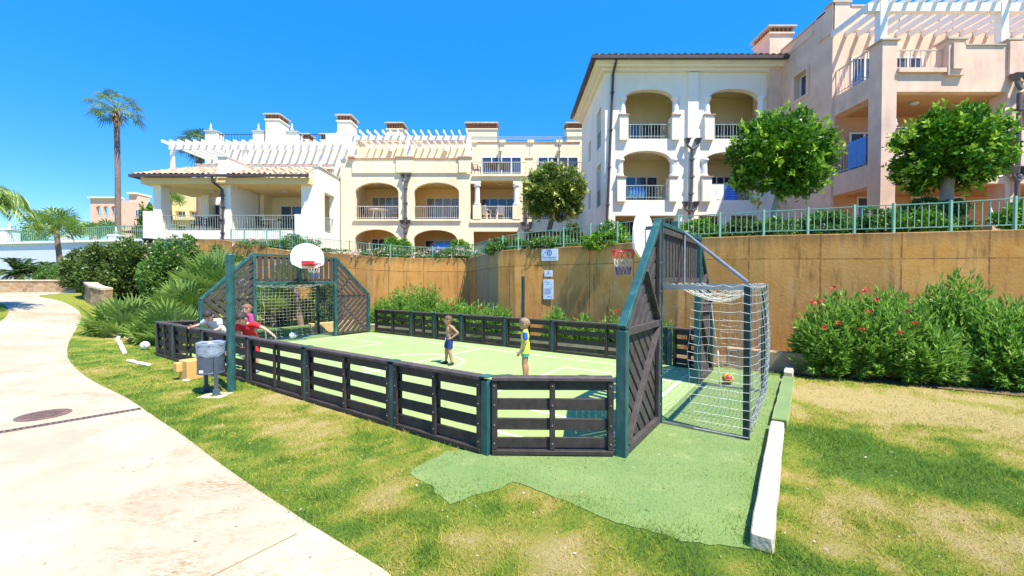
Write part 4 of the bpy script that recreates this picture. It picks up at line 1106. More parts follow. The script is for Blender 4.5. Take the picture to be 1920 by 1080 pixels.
def goal(label, loc, rotz, near_sign, partial):
    t = thing('goal_frame', label, 'goal', loc, rotz, None, local=True)
    for s in (1, -1):
        m_ = MB(); m_.box(s * HI - .05, s * HI + .05, -.055, .055, 0, ZI); m_.box(s * HI - .012, s * HI + .012, .056, .07, 0, ZI); m_.build('post', dgreen, t, bevel=.006)
        m_ = MB(); m_.box(s * HO - .055, s * HO + .055, -.06, .06, 0, ZO); m_.build('post', dgreen, t, bevel=.006)
        reg_lo = [(s * (HI + .055), .06), (s * (HO - .06), .06), (s * (HO - .06), ZO), (s * (HI + .055), ZO)]
        reg_hi = [(s * (HI + .055), ZO + .03), (s * (HO - .03), ZO + .0), (s * (HI + .055), ZI - .1)]
        if s < 0: reg_lo = reg_lo[::-1]; reg_hi = reg_hi[::-1]
        wb = MB()
        boards(wb, reg_lo, math.radians(45 if s > 0 else 135), .112, .046, -.035, .03)
        boards(wb, reg_hi, math.radians(-45 if s > 0 else -135), .112, .048, -.033, .03)
        wb.build('wing_panel', plankg, t)
        fm = MB()
        fm.bar((s * (HI + .05), .03, .07), (s * (HO - .05), .03, .07), .06, .09); fm.bar((s * (HI + .05), .03, ZO - .02), (s * (HO - .05), .03, ZO - .02), .05, .09)
        fm.bar((s * (HI + .08), .03, ZO - .08), (s * (HO - .08), .03, .12), .045, .075, (0, 1, 0)); fm.bar((s * (HI + .08), .03, ZO + .05), (s * (HO - .75), .03, ZI - .72), .045, .075, (0, 1, 0))
        fm.bar((s * (HI + .08), .03, .1), (s * (HI + .08), .03, ZI - .12), .05, .07, (1, 0, 0))
        fm.build('wing_frame', plankg, t, bevel=.004)
        for z in (.3, .7, 1.1, 1.5, 1.9, 2.3): MB().tube([(s * HI, -.056, z), (s * HI, -.064, z)], .011, 6).build('bolt', galv, t); MB().tube([(s * (HI + .08), .066, z), (s * (HI + .08), .074, z)], .011, 6).build('bolt', galv, t)
        sr = MB(); sr.bar((s * (HO + .02), 0, ZO + .03), (s * (HI - .01), 0, ZI + .01), .10, .075, (0, 0, 1)); sr.build('sloped_rail', dgreen, t, bevel=.006)
    tr = MB(); tr.box(-HI + .05, HI - .05, -.05, .05, ZI - .06, ZI); tr.build('top_rail', dgreen, t, bevel=.005)
    cb = MB(); cb.box(-HI + .05, HI - .05, -.055, .055, ZC - .045, ZC + .045); cb.build('crossbar', dgreen, t, bevel=.006)
    up = MB(); n = 14; W_ = 2 * HI - .14
    for k in range(n):
        x = -HI + .07 + W_ * (k + .5) / n; e = RND.uniform(-.004, .004)
        up.box(x - .058 + e, x + .058 + e, -.032, -.004, ZC + .06, ZI - .075)
    for zz in (ZC + .1, ZI - .12): up.box(-HI + .07, HI - .07, .0, .04, zz - .04, zz + .04)
    up.build('slatted_panel', plankg, t)
    # net box behind
    for s in (1, -1):
        m_ = MB(); m_.box(s * HI - .04, s * HI + .04, DP - .04, DP + .04, 0, ZC + .02); m_.build('rear_post', dgreen2, t, bevel=.005)
        m_ = MB(); m_.bar((s * HI, .072, ZC), (s * HI, DP - .04, ZC), .05, .07); m_.build('side_bar', galv, t)
        m_ = MB(); m_.bar((s * HI, .075, .025), (s * HI, DP - .04, .025), .03, .03); m_.build('ground_bar', galv, t)
    m_ = MB(); m_.bar((-HI + .04, DP, ZC), (HI - .04, DP, ZC), .05, .07); m_.build('rear_bar', galv, t)
    m_ = MB(); m_.bar((-HI + .04, DP, .03), (HI - .04, DP, .03), .035, .035); m_.build('ground_bar', galv, t)
    m_ = MB(); m_.tube([(0, .03, ZI - .02), (near_sign * HI * .98, DP, ZC + .06)], .026, 8); m_.tube([(0, .052, ZC), (0, .052, ZI - .02)], .02, 6); m_.build('brace', galv, t)
    y0 = .52 if partial else .12
    for s in (1, -1):
        def side(u, v, s=s):
            y = y0 + (DP + .05 - y0) * u; sag = math.sin(math.pi * min(1, v * 1.02)) * .05 * (1 - u)
            return (s * (HI + .045) - s * sag * .4, y - (.10 * math.sin(math.pi * v) * (1 - u) if partial else 0) + .012 * math.sin(v * 23), ZC + .02 - (ZC - .02) * v + .02 * math.sin(u * 17 + v * 5) * (1 - v))
        net('goal_net', t, side, 6 if partial else 9, 17)
    net('goal_net', t, lambda u, v: (-HI - .04 + (2 * HI + .08) * u, DP + .05 + .10 * math.sin(math.pi * v) * math.sin(math.pi * u) + .015 * math.sin(u * 30), ZC + .02 - (ZC - .03) * v - .03 * math.sin(math.pi * u) * (1 - v)), 22, 17)
    net('goal_net', t, lambda u, v: (-HI + 2 * HI * u, .14 + (DP - .14) * v, ZC + .03 - (.27 if partial else .2) * math.sin(math.pi * v) * (.35 + .65 * math.sin(math.pi * u)) - .02 * math.sin(u * 40)), 22, 8)
    # loose net lying on the ground and hanging cord
    c = MB(); pts = []
    for k in range(14): pts.append((near_sign * (HI * .62 - .012 * k + .02 * math.sin(k * .9)), .62 + .012 * k, 1.72 - 1.62 * k / 13))
    c.tube(pts, .008, 5); c.ball((pts[6][0], pts[6][1], pts[6][2]), (.022, .022, .06), 6, 5); c.build('net_cord', netw, t)
    for q in range(0 if partial else 1):
        c = MB()
        for k in range(5):
            pts = [(near_sign * (HI + .06 - .55 * q + .10 * j * .5 + .03 * math.sin(j * 1.7 + k + q)), DP + .09 + .05 * k + .03 * math.cos(j * 1.3 + k), .024 + .006 * k) for j in range(5)]
            c.tube(pts, .005, 4)
        c.build('loose_net', netw, t)
    # backboard and hoop on the court side
    bp = MB(); bp.box(-.05, .05, -.16, -.06, ZC + .02, 3.06); bp.bar((0, -.16, 2.98), (0, -.60, 2.98), .06, .06); bp.bar((0, -.16, 2.62), (0, -.60, 2.62), .06, .06); bp.build('backboard_post', dgreen, t, bevel=.005)
    poly = [(-.24, 2.45), (.24, 2.45), (.53, 2.58), (.57, 2.68), (.57, 2.82)] + [(.57 * math.cos(a), 2.82 + .46 * math.sin(a)) for a in [math.pi * k / 14 for k in range(1, 14)]] + [(-.57, 2.82), (-.57, 2.68), (-.53, 2.58)]
    bb = MB(); bb.prism(poly, (0, -.655, 0), (1, 0, 0), (0, 0, 1), (0, .04, 0)); bb.build('backboard', mat('backboard_white', (0.86, 0.85, 0.83), 0.3, 0.02, 3), t, bevel=.006, fix=True)
    hp = MB(); zc_, yc = 2.60, -.655 - .36; R_ = .21
    ring = [(R_ * math.cos(a), yc + R_ * math.sin(a), zc_) for a in [2 * math.pi * k / 24 for k in range(25)]]
    hp.tube(ring, .013, 6, cap=False)
    hp.box(-.23, .23, -.675, -.657, zc_ - .07, zc_ + .10)
    hp.add([(-.22, -.68, zc_ + .01), (.22, -.68, zc_ + .01), (.19, yc + .1, zc_ + .004), (-.19, yc + .1, zc_ + .004), (-.22, -.68, zc_ - .06), (.22, -.68, zc_ - .06), (.19, yc + .1, zc_ - .012), (-.19, yc + .1, zc_ - .012)], [(0, 1, 2, 3), (7, 6, 5, 4), (0, 4, 5, 1), (1, 5, 6, 2), (2, 6, 7, 3), (3, 7, 4, 0)])
    h = hp.build('hoop', redm, t)
    for nm, za, zb_, mm in (('hoop_net', .0, .34, redm), ('hoop_net', .33, .67, netw), ('hoop_net', .66, 1.0, netb)):
        c = MB(); n = 12
        for k in range(n):
            for dr_ in (1, -1):
                pts = []
                for j in range(5):
                    v = za + (zb_ - za) * j / 4
                    a = 2 * math.pi * (k + dr_ * v * 2.2) / n; rr = R_ * (1 - .42 * v ** .8)
                    pts.append((rr * math.cos(a), yc + rr * math.sin(a), zc_ - .44 * v))
                c.tube(pts, .005, 4, cap=False)
        c.build(nm, mm, h)
    return t
ang_r = math.atan2(-VV.y, -VV.x); ang_l = math.atan2(VV.y, VV.x)
goal('nearer goal frame at the right with slatted wooden wings and red hoop', uv(U0, 7.5), ang_r, 1, True)
goal('far goal frame at the left with slatted wooden wings and rounded white backboard', uv(U1, 7.5), ang_l, -1, False)

# ------------------------------------------------------------------ posts, bin, boxes, balls
def pole(p, z, r, label, m):
    b = MB().lathe([(r, -.1), (r, z - .01), (r * .9, z), (r * .3, z + .008)], p, 18)
    return tag(b.build('pole', m, smooth=False), label, 'pole')
pb_ = gp(434, 733); pole(pb_, at(434, 477, pb_.y).z, .072, 'tall dark green steel pole beside the grey litter bin', dgreen)
p = uv(7.0, 10.62); pole((p.x, p.y, 0), at(979, 518, p.y).z, .05, 'slim dark pole standing behind the far barrier near the wall signs', dgreen2)

binm = mat('grey_blue_bin_paint', (0.072, 0.092, 0.125), 0.35, 0.12, 5)
bc = gp(396, 738)
t = thing('litter_bin', 'grey litter bin with a pale plastic bag on two legs by the green pole', 'bin', bc)
d = Vector((.80, -.60, 0)); Bx, By = bc.x, bc.y
prof = [(.205, .38), (.215, .385), (.215, .40), (.205, .41), (.207, .86), (.218, .87), (.218, .90), (.205, .905), (.19, .88), (.19, .42)]
MB().lathe(prof, (Bx, By, 0), 32).build('bucket', binm, t, smooth=False)
bg_ = MB(); n = 40; rows = []
for j, (r0, z) in enumerate(((.208, .69), (.2165, .71), (.215, .76), (.217, .82), (.219, .88), (.224, .925), (.222, .938), (.212, .93), (.195, .80), (.17, .55))):
    for k in range(n):
        a = 2 * math.pi * k / n
        w_ = .0035 * math.sin(7 * a + j * 1.3) + .003 * math.sin(15 * a + j * 2.2) if j < 5 else .003 * math.sin(9 * a)
        zz = z + (.016 * math.sin(3 * a + 1) + .010 * math.sin(7 * a) if j < 2 else .006 * math.sin(5 * a + j))
        rows.append((Bx + (r0 + w_) * math.cos(a), By + (r0 + w_) * math.sin(a), zz))
bg_.add(rows, [(j * n + k, j * n + (k + 1) % n, (j + 1) * n + (k + 1) % n, (j + 1) * n + k) for j in range(9) for k in range(n)])
bg_.build('bin_bag', mat('pale_plastic_bag', (0.25, 0.30, 0.36), 0.35, 0.2, 12, 1.0, 22), t, smooth=True)
for s in (1, -1):
    q = Vector((Bx, By, 0)) + d * (.245 * s)
    l = MB(); l.bar(q + Vector((0, 0, .02)), q + Vector((0, 0, .70)), .06, .03, d); l.bar(q + Vector((0, 0, 0)), q + Vector((0, 0, .025)), .16, .12, d)
    l.bar(q + Vector((0, 0, .12)) , q + Vector((0, 0, .02)), .10, .05, d); l.bar(q + Vector((0, 0, .62)), q - d * s * .05 + Vector((0, 0, .62)), .05, .06)
    l.build('leg', binm, t, bevel=.004)
l = MB(); l.bar(Vector((Bx, By, .35)) + d * .245, Vector((Bx, By, .35)) - d * .245, .03, .03); l.build('cross_bar', binm, t)
l = MB(); l.box(Bx - .05, Bx + .38, By - .3, By + .04, -.02, .012); l.build('concrete_base', kstone, t)
l = MB(); nrm = Vector((-.10, -1, 0)).normalized(); c0 = Vector((Bx, By, .44)) + nrm * .212; l.bar(c0 - Vector((.035, 0, 0)), c0 + Vector((.035, 0, 0)), .006, .05); l.build('sticker', white_p, t)

yb = gp(352, 712); yellow = mat('yellow_grp_box', (0.66, 0.40, 0.13), 0.55, 0.08, 4, dirt=((0.4, 0.25, 0.1), 0.3))
t = thing('utility_box', 'pale yellow utility box with a smaller cover on its side, left of the litter bin', 'utility box', yb)
m_ = MB(); m_.bar(yb + Vector((.0, .1, 0)), yb + Vector((0, .1, .40)), .36, .30, (.5, .86, 0)); m_.build('body', yellow, t, bevel=.012)
m_ = MB(); m_.bar(yb + Vector((-.16, .02, .17)), yb + Vector((-.16, .02, .36)), .20, .16, (.86, -.5, 0)); m_.build('cover', yellow, t, bevel=.012)
m_ = MB(); m_.bar(yb + Vector((.06, -.12, .0)), yb + Vector((.06, -.12, .03)), .12, .08); tag(m_.build('stone_chip', white_p, bevel=.01), 'white stone chip lying in front of the utility box', 'stone')

m, nt, b, N, L = nodes_of('panelled_ball_white')
vo = N.new('ShaderNodeTexVoronoi'); vo.inputs['Scale'].default_value = 11; tc = N.new('ShaderNodeTexCoord'); L.new(tc.outputs['Object'], vo.inputs['Vector'])
L.new(mixrgb(nt, math_n(nt, 'LESS_THAN', vo.outputs['Distance'], 0.30), (0.8, 0.8, 0.8), (0.25, 0.3, 0.38)), b.inputs['Base Color']); b.inputs['Roughness'].default_value = .4; ballw = m
m, nt, b, N, L = nodes_of('panelled_ball_yellow')
wv = N.new('ShaderNodeTexWave'); wv.inputs['Scale'].default_value = 5.0; wv.inputs['Distortion'].default_value = 3; tc = N.new('ShaderNodeTexCoord'); L.new(tc.outputs['Object'], wv.inputs['Vector'])
r = N.new('ShaderNodeValToRGB'); L.new(wv.outputs[0], r.inputs[0]); r.color_ramp.interpolation = 'CONSTANT'
e = r.color_ramp.elements; e[0].color = (0.70, 0.42, 0.015, 1); e[1].position = .68; e[1].color = (0.45, 0.03, 0.05, 1)
L.new(r.outputs[0], b.inputs['Base Color']); b.inputs['Roughness'].default_value = .4; bally = m
def ball(p, r, label, m):
    b = MB(); b.ball((0, 0, 0), r, 24, 16); o = b.build('football', m, smooth=True); o.location = (p.x, p.y, p.z + r + .012); o.rotation_euler = (.6, .4, 1.2)
    return tag(o, label, 'ball')
ball(gp(272, 656), .12, 'white football lying on the lawn outside the court corner', ballw)
ball(uv(14.55, 7.55), .12, 'white football lying inside the far goal', ballw)
ball(gp(1365, 721), .105, 'yellow and red football lying inside the nearer goal', bally)

# manhole cover and slot drain in the path
iron = mat('rusty_iron', (0.165, 0.105, 0.085), 0.75, 0.3, 9, 0.6, 60)
mc = gp(82, 780); R_ = .265
t = thing('manhole_cover', 'round rusty iron manhole cover set in the pale path', 'manhole cover', mc)
m_ = MB(); m_.lathe([(R_ + .035, .012), (R_ + .035, .022), (R_ + .005, .022), (R_ + .005, .014)], mc, 48); m_.build('frame', iron, t)
m_ = MB(); m_.lathe([(R_, .014), (R_, .020), (R_ - .02, .024), (.001, .024)], mc, 48)
for k in range(-7, 8):
    for j in range(-7, 8):
        if (k * k + j * j) * .0025 < .052: m_.box(mc.x + k * .05 - .014, mc.x + k * .05 + .014, mc.y + j * .05 - .014, mc.y + j * .05 + .014, .02, .03)
m_.build('cover', iron, t)
a, b_ = gp(-420, 884), gp(264, 768)
m_ = MB(); d = (b_ - a).normalized(); n = Vector((-d.y, d.x, 0)); L_ = (b_ - a).length
for s in (-1, 1): m_.bar(a + n * s * .05 + Vector((0, 0, .016)), b_ + n * s * .05 + Vector((0, 0, .016)), .018, .012)
for k in range(int(L_ / .06)): q = a + d * (.06 * k); m_.bar(q - n * .045 + Vector((0, 0, .0155)), q + n * .045 + Vector((0, 0, .0155)), .03, .008)
t = thing('drain_channel', 'narrow rusty drain grate crossing the pale path', 'drain', a)
m_.build('grate', iron, t)
m_ = MB(); m_.bar(a + Vector((0, 0, .008)), b_ + Vector((0, 0, .008)), .085, .012); m_.build('channel', dkfurn, t)

# ------------------------------------------------------------------ signs on the wall
def text_mesh(s, size):
    cu = bpy.data.curves.new('txt', 'FONT'); cu.body = s; cu.size = size; cu.align_x = 'CENTER'; cu.extrude = .001
    o = bpy.data.objects.new('txt', cu); COL.objects.link(o)
    me = bpy.data.meshes.new_from_object(o.evaluated_get(bpy.context.evaluated_depsgraph_get()))
    bpy.data.objects.remove(o); return me
signw = mat('sign_white', (0.62, 0.72, 0.80), 0.4, 0.03, 2)
signb = mat('sign_blue', (0.03, 0.07, 0.30), 0.5, 0.05, 2)
signg = mat('sign_grey_ink', (0.25, 0.30, 0.38), 0.6, 0.05, 2)
def sign(px0, px1, py0, py1, label):
    pc = (px0 + px1) / 2; Y, _ = wall_at(pc); Ya, _ = wall_at(px0); Yb, _ = wall_at(px1)
    A_, B_ = at(px0, py0, Ya), at(px1, py0, Yb); d = (B_ - A_); d.z = 0; w = d.length; d.normalize()
    n = Vector((d.y, -d.x, 0)); c = (A_ + B_) / 2; h = at(pc, py0, Y).z - at(pc, py1, Y).z; c.z = at(pc, (py0 + py1) / 2, Y).z
    c = c + n * .03
    t = thing('wall_sign', label, 'sign', c, math.atan2(d.y, d.x), None, local=True)
    m_ = MB(); m_.box(-w / 2, w / 2, -.012, .012, -h / 2, h / 2); m_.build('board', signw, t, bevel=.003)
    return t, w, h
def put_text(t, s, size, x, z):
    me = text_mesh(s, size); o = link_mesh('lettering', me, signb, t)
    o.rotation_euler = (math.pi / 2, 0, 0); o.location = (x, -.0145, z)
def emblem(t, x, z, rx, rz):
    m_ = MB(); m_.prism([(x + rx * math.cos(a), z + rz * math.sin(a)) for a in [2 * math.pi * k / 28 for k in range(28)]], (0, -.0165, 0), (1, 0, 0), (0, 0, 1), (0, .004, 0)); e = m_.build('emblem', signb, t, fix=True)
    l = MB(); l.tube([(x + rx * .5 * math.sin(2 * a) , -.018, z + rz * .6 * math.cos(a)) for a in [2 * math.pi * k / 32 for k in range(33)]], rx * .07, 5); l.tube([(x + rx * .55 * math.cos(a), -.018, z + rz * .62 * math.sin(a)) for a in [2 * math.pi * k / 24 for k in range(25)]], rx * .06, 5)
    l.build('emblem_line', signw, e)
def inkline(t, rows, name='small_print'):
    m_ = MB()
    for x0, x1, z, hh in rows: m_.box(x0, x1, -.0142, -.0125, z - hh / 2, z + hh / 2)
    m_.build(name, signg, t)
t, w, h = sign(1016, 1047, 467, 489, 'wide white sign with a blue round emblem, highest on the ochre wall'); emblem(t, 0, h * .17, w * .14, h * .24); put_text(t, 'Zona deportiva', w * .125, 0, -h * .27)
inkline(t, [(-w * .38, -w * .12, -h * .38, h * .035), (-w * .09, w * .18, -h * .38, h * .035), (w * .21, w * .38, -h * .38, h * .035)])
t, w, h = sign(1021.5, 1036.5, 507, 518.5, 'small white sign with a tiny blue emblem between two larger signs'); emblem(t, 0, h * .25, w * .1, h * .15); inkline(t, [(-w * .3, w * .3, -h * .02, h * .05), (-w * .34, w * .34, -h * .2, h * .04)])
t, w, h = sign(1019.5, 1038, 524, 561, 'tall white notice board with fine print below the small sign')
inkline(t, [(-w * .38, -w * .1, h * .42, h * .02), (-w * .38, w * .38, h * .33, h * .012), (-w * .25, w * .1, h * .25, h * .02), (w * .28, w * .36, h * .23, h * .03), (w * .2, w * .26, h * .12, h * .03), (w * .32, w * .4, h * .1, h * .03), (-w * .36, -w * .3, -h * .33, h * .03), (w * .1, w * .34, -h * .36, h * .03), (w * .3, w * .4, -h * .43, h * .02)] + [(-w * .38, w * (.38 - .1 * (k % 3)), h * (.04 - .035 * k), h * .01) for k in range(9)])
m_ = MB(); m_.prism([(w * .06 * math.cos(a), -h * .36 + w * .06 * math.sin(a)) for a in [2 * math.pi * k / 12 for k in range(12)]] , (0, -.0145, 0), (1, 0, 0), (0, 0, 1), (0, .003, 0)); m_.prism([(w * .05 * math.cos(a), h * .35 + w * .06 * math.sin(a)) for a in [2 * math.pi * k / 12 for k in range(12)]], (0, -.0145, 0), (1, 0, 0), (0, 0, 1), (0, .003, 0)); m_.build('symbol', signb, t, fix=True)

# ------------------------------------------------------------------ plants
def unit(v): return v / np.maximum(np.linalg.norm(v, axis=-1, keepdims=True), 1e-9)
def rdir(n): return unit(NR.normal(size=(n, 3)))
def leaves(name, c, d, L_, Wd, m, parent, rnd=None, curl=0.12):
    """c base points, d directions: one folded leaf (two triangles' worth of quad) per point"""
    n = len(c); s = unit(np.cross(d, rdir(n))); up = np.cross(s, d)
    L_ = np.asarray(L_).reshape(-1, 1) * NR.uniform(.7, 1.25, (n, 1)); Wd = Wd * NR.uniform(.8, 1.2, (n, 1))
    v = np.stack([c, c + d * L_ * .45 + s * Wd / 2 + up * L_ * curl, c + d * L_ - up * L_ * curl * .6, c + d * L_ * .45 - s * Wd / 2 + up * L_ * curl], 1)
    if rnd is None: rnd = NR.random(n)
    return np_mesh(name, v.reshape(-1, 3), 4, m, parent, {'rnd': rnd})
def clumped(c, r, n, k, spread=.30, shell=.45, flat=-.75):
    """points of a crown built of clumps; returns points and outward directions"""
    c = np.array(c, float); r = np.array(r, float)
    cd = rdir(k * 3); cd = cd[cd[:, 2] > flat][:k]; k = len(cd)
    cr = (shell + (1 - shell) * NR.random((k, 1)) ** .5) * NR.uniform(.76, 1.07, (k, 1))
    size = NR.uniform(.7, 1.3, k) * spread
    pick = NR.integers(0, k, n)
    loc = cd[pick] * cr[pick] + rdir(n) * (NR.random((n, 1)) ** .45) * size[pick][:, None]
    ln = np.linalg.norm(loc, axis=1, keepdims=True); loc = np.where(ln > 1.08, loc / ln * (1.0 + .08 * NR.random((n, 1))), loc)
    return c + loc * r, unit(loc / r)
leaf_bright = leafmat('bright_leaf', (0.03, 0.12, 0.010), (0.15, 0.36, 0.020), (0.42, 0.62, 0.05), trans=.22, rough=.34)
leaf_olive = leafmat('olive_leaf', (0.05, 0.10, 0.014), (0.20, 0.28, 0.038), (0.48, 0.54, 0.11), trans=.2, rough=.36)
leaf_shrub = leafmat('shrub_leaf', (0.035, 0.12, 0.018), (0.14, 0.30, 0.05), (0.30, 0.45, 0.10), trans=.3)
leaf_hedge = leafmat('hedge_leaf', (0.03, 0.075, 0.014), (0.12, 0.20, 0.036), (0.28, 0.34, 0.08), trans=.25)
leaf_ole = leafmat('oleander_leaf', (0.07, 0.20, 0.025), (0.23, 0.46, 0.055), (0.50, 0.68, 0.16), trans=.4, rough=.36)
leaf_palm = leafmat('fan_palm_leaf', (0.09, 0.20, 0.03), (0.30, 0.46, 0.09), (0.58, 0.68, 0.28), trans=.32)
leaf_wash = leafmat('tall_palm_leaf', (0.045, 0.10, 0.025), (0.15, 0.25, 0.05), (0.34, 0.40, 0.16), trans=.25)
leaf_dark = leafmat('cycad_leaf', (0.02, 0.07, 0.015), (0.07, 0.16, 0.03), (0.16, 0.26, 0.06), trans=.15)
petal_red = mat('red_petal', (0.62, 0.03, 0.035), 0.6, 0.2, 20)
petal_pink = mat('pale_pink_petal', (0.70, 0.48, 0.42), 0.7, 0.15, 20)

def trunk_path(p, q, r0, r1, m, parent, name='trunk', wob=.03, n=8):
    p, q = Vector(p), Vector(q); pts = []
    for k in range(n + 1):
        t = k / n; w_ = Vector((RND.uniform(-wob, wob), RND.uniform(-wob, wob), 0)) * (1 if 0 < k < n else 0)
        pts.append(p.lerp(q, t) + w_)
    return MB().tube(pts, [r0 + (r1 - r0) * k / n + (.35 * r0 if k == 0 else 0) for k in range(n + 1)], 12).build(name, m, parent, smooth=True)
def clipped_tree(label, base, cc, cr, n, k, leafl, leafw, m, tr, limb=5, bm_=bark):
    t = thing('tree', label, 'tree', base)
    top = Vector(cc) - Vector((0, 0, cr[2] * .45))
    tk = trunk_path(Vector(base) - Vector((0, 0, .2)), top, tr, tr * .75, bm_, t)
    for i in range(limb):
        a = 2 * math.pi * (i + RND.random() * .5) / limb
        e = Vector(cc) + Vector((math.cos(a) * cr[0] * .6, math.sin(a) * cr[1] * .6, cr[2] * RND.uniform(-.2, .25)))
        trunk_path(top - Vector((0, 0, .15)), e, tr * .5, tr * .12, bm_, tk, 'limb', .05, 5)
    p, o = clumped(cc, cr, n, k, .235, .72, -.9)
    p2, o2 = clumped(cc, (cr[0] * .74, cr[1] * .74, cr[2] * .74), n // 2, k // 2, .3, .3, -.9); p = np.concatenate([p, p2]); o = np.concatenate([o, o2]); n = len(p)
    d = unit(o * .7 + rdir(n) * .75 + np.array([0, 0, .15]))
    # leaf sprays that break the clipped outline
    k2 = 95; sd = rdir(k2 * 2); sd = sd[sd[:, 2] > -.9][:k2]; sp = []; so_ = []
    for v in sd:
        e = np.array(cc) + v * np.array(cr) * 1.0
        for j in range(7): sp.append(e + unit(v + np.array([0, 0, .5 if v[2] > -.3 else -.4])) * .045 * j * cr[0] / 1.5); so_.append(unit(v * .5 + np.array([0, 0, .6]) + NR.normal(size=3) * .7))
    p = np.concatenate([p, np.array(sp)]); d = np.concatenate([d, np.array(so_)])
    rn = np.concatenate([NR.random(n) * .62, np.full(len(sp), .97)])  # sprays pale like young growth; other leaves darkened to stand for crown shade
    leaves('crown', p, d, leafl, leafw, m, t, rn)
    return t
def bush(label, base, r, n, m, leafl=.09, leafw=.04, k=40, name='shrub', cat='shrub', group=None, flowers=0, fm=None, flat=-.9, stems=5):
    t = thing(name, label, cat, base, 0, group)
    c = Vector(base) + Vector((0, 0, r[2] * .85)); n = int(n * 1.5)
    p, o = clumped(c, r, n, k, .24, .7, flat); p2, o2 = clumped(c, (r[0] * .78, r[1] * .78, r[2] * .8), n // 2, k // 2, .3, .3, flat); p = np.concatenate([p, p2]); o = np.concatenate([o, o2]); n = len(p)
    p[:, 2] = np.maximum(p[:, 2], base[2] + .03)
    d = unit(o * .6 + rdir(n) * .8 + np.array([0, 0, .25]))
    leaves('foliage', p, d, leafl, leafw, m, t)
    for i in range(stems):
        a = RND.uniform(0, 6.28); trunk_path(Vector(base) + Vector((math.cos(a) * r[0] * .15, math.sin(a) * r[1] * .15, -.05)), c + Vector((math.cos(a) * r[0] * .5, math.sin(a) * r[1] * .5, r[2] * .3)), .022, .008, darkstem, t, 'stem', .02, 4)
    if flowers:
        od = rdir(flowers * 3); od = od[(od[:, 2] > -.1) & (od[:, 1] < .5)][:flowers]
        fc = np.array(c) + od * np.array(r) * 1.02
        for f, o1 in zip(fc, od): leaves('flower_cluster', f + NR.normal(size=(9, 3)) * .03, unit(o1 + rdir(9) * .8), .055, .045, fm, t)
    return t
def oleander(label, base, r, h, shoots, name='oleander', group=None, flowers=(), dens=10, ll=.165):
    t = thing(name, label, 'oleander', base, 0, group)
    b = np.array(base)
    n = shoots
    ang = NR.uniform(0, 2 * np.pi, n); rad = np.sqrt(NR.random(n)) * np.array(r[0])
    ex = np.stack([np.cos(ang) * rad, np.sin(ang) * rad * r[1] / r[0]], 1)
    prof = np.sqrt(np.clip(1 - (rad / (r[0] * 1.08)) ** 2, .08, 1))
    ez = h * prof * NR.uniform(.62, 1.06, n)
    lowm = NR.random(n) < .3; ez[lowm] *= NR.uniform(.3, .8, lowm.sum())
    st = np.stack([ex[:, 0] * .45, ex[:, 1] * .45, np.zeros(n)], 1); en = np.stack([ex[:, 0], ex[:, 1], ez], 1)
    ps, ds, rn = [], [], []
    J = dens * 3
    for j in range(J):
        f = .38 + .62 * (j // 3) / (J / 3 - 1); pt = st + (en - st) * f
        ax = unit(en - st + np.stack([ex[:, 0] * f, ex[:, 1] * f, -.15 * f * np.ones(n)], 1) * .4)
        side = unit(np.cross(ax, unit(rdir(n))))
        tilt = NR.uniform(.5, 1.1, (n, 1)) if j < J - 4 else NR.uniform(.1, .5, (n, 1))
        ps.append(b + pt + NR.normal(size=(n, 3)) * .015); ds.append(unit(ax * np.cos(tilt) + side * np.sin(tilt)))
        rn.append(np.clip(NR.random(n) * .7 + .3 * f, 0, 1))
    ps, ds, rn = np.concatenate(ps), np.concatenate(ds), np.concatenate(rn)
    ok = ps[:, 2] > b[2] + .04
    leaves('foliage', ps[ok], ds[ok], ll, .034 * ll / .15, leaf_ole, t, rn[ok], .05)
    for i in range(7):
        q = RND.randrange(n); trunk_path(b + st[q] - np.array([0, 0, .05]), b + st[q] + (en[q] - st[q]) * .75, .016, .006, darkstem, t, 'stem', .01, 4)
    if flowers:
        for f in flowers: leaves('flower_cluster', np.array(f) + NR.normal(size=(12, 3)) * .02, rdir(12), .045, .042, petal_red, t)
    return t
def fans(centers, dirs, R_, seg, droop, wid=.085, spread=3.7, tilt=.62):
    """fan leaves: strips radiating in a plane facing the viewer of the fan axis"""
    V = []; A = []
    for c, d in zip(centers, dirs):
        d = Vector(d).normalized(); d = (d * .62 + Vector((0, 0, tilt))).normalized(); s = d.cross(Vector((0, 0, 1)))
        if s.length < .05: s = Vector((1, 0, 0))
        s.normalize(); u = s.cross(d).normalized()
        c = Vector(c); tone = RND.random()
        for k in range(seg):
            a = spread * (k / (seg - 1) - .5) * 1.15
            dd = (d * math.cos(a) + s * math.sin(a)).normalized(); l = R_ * (1 - .22 * abs(a) / (spread / 2)) * RND.uniform(.88, 1.1)
            nn = dd.cross(u).normalized() * (wid / 2 * R_ * 1.3); fold = u * RND.uniform(-.03, .03) * R_
            m1 = c + dd * l * .55 + fold; tip = c + dd * l - Vector((0, 0, droop * l * RND.uniform(.5, 1.3))) + u * .0
            V += [c + dd * l * .08, m1 + nn, tip, m1 - nn]; A.append(min(1, max(0, tone * .75 + RND.random() * .25)))
    return np.array(V), np.array(A)
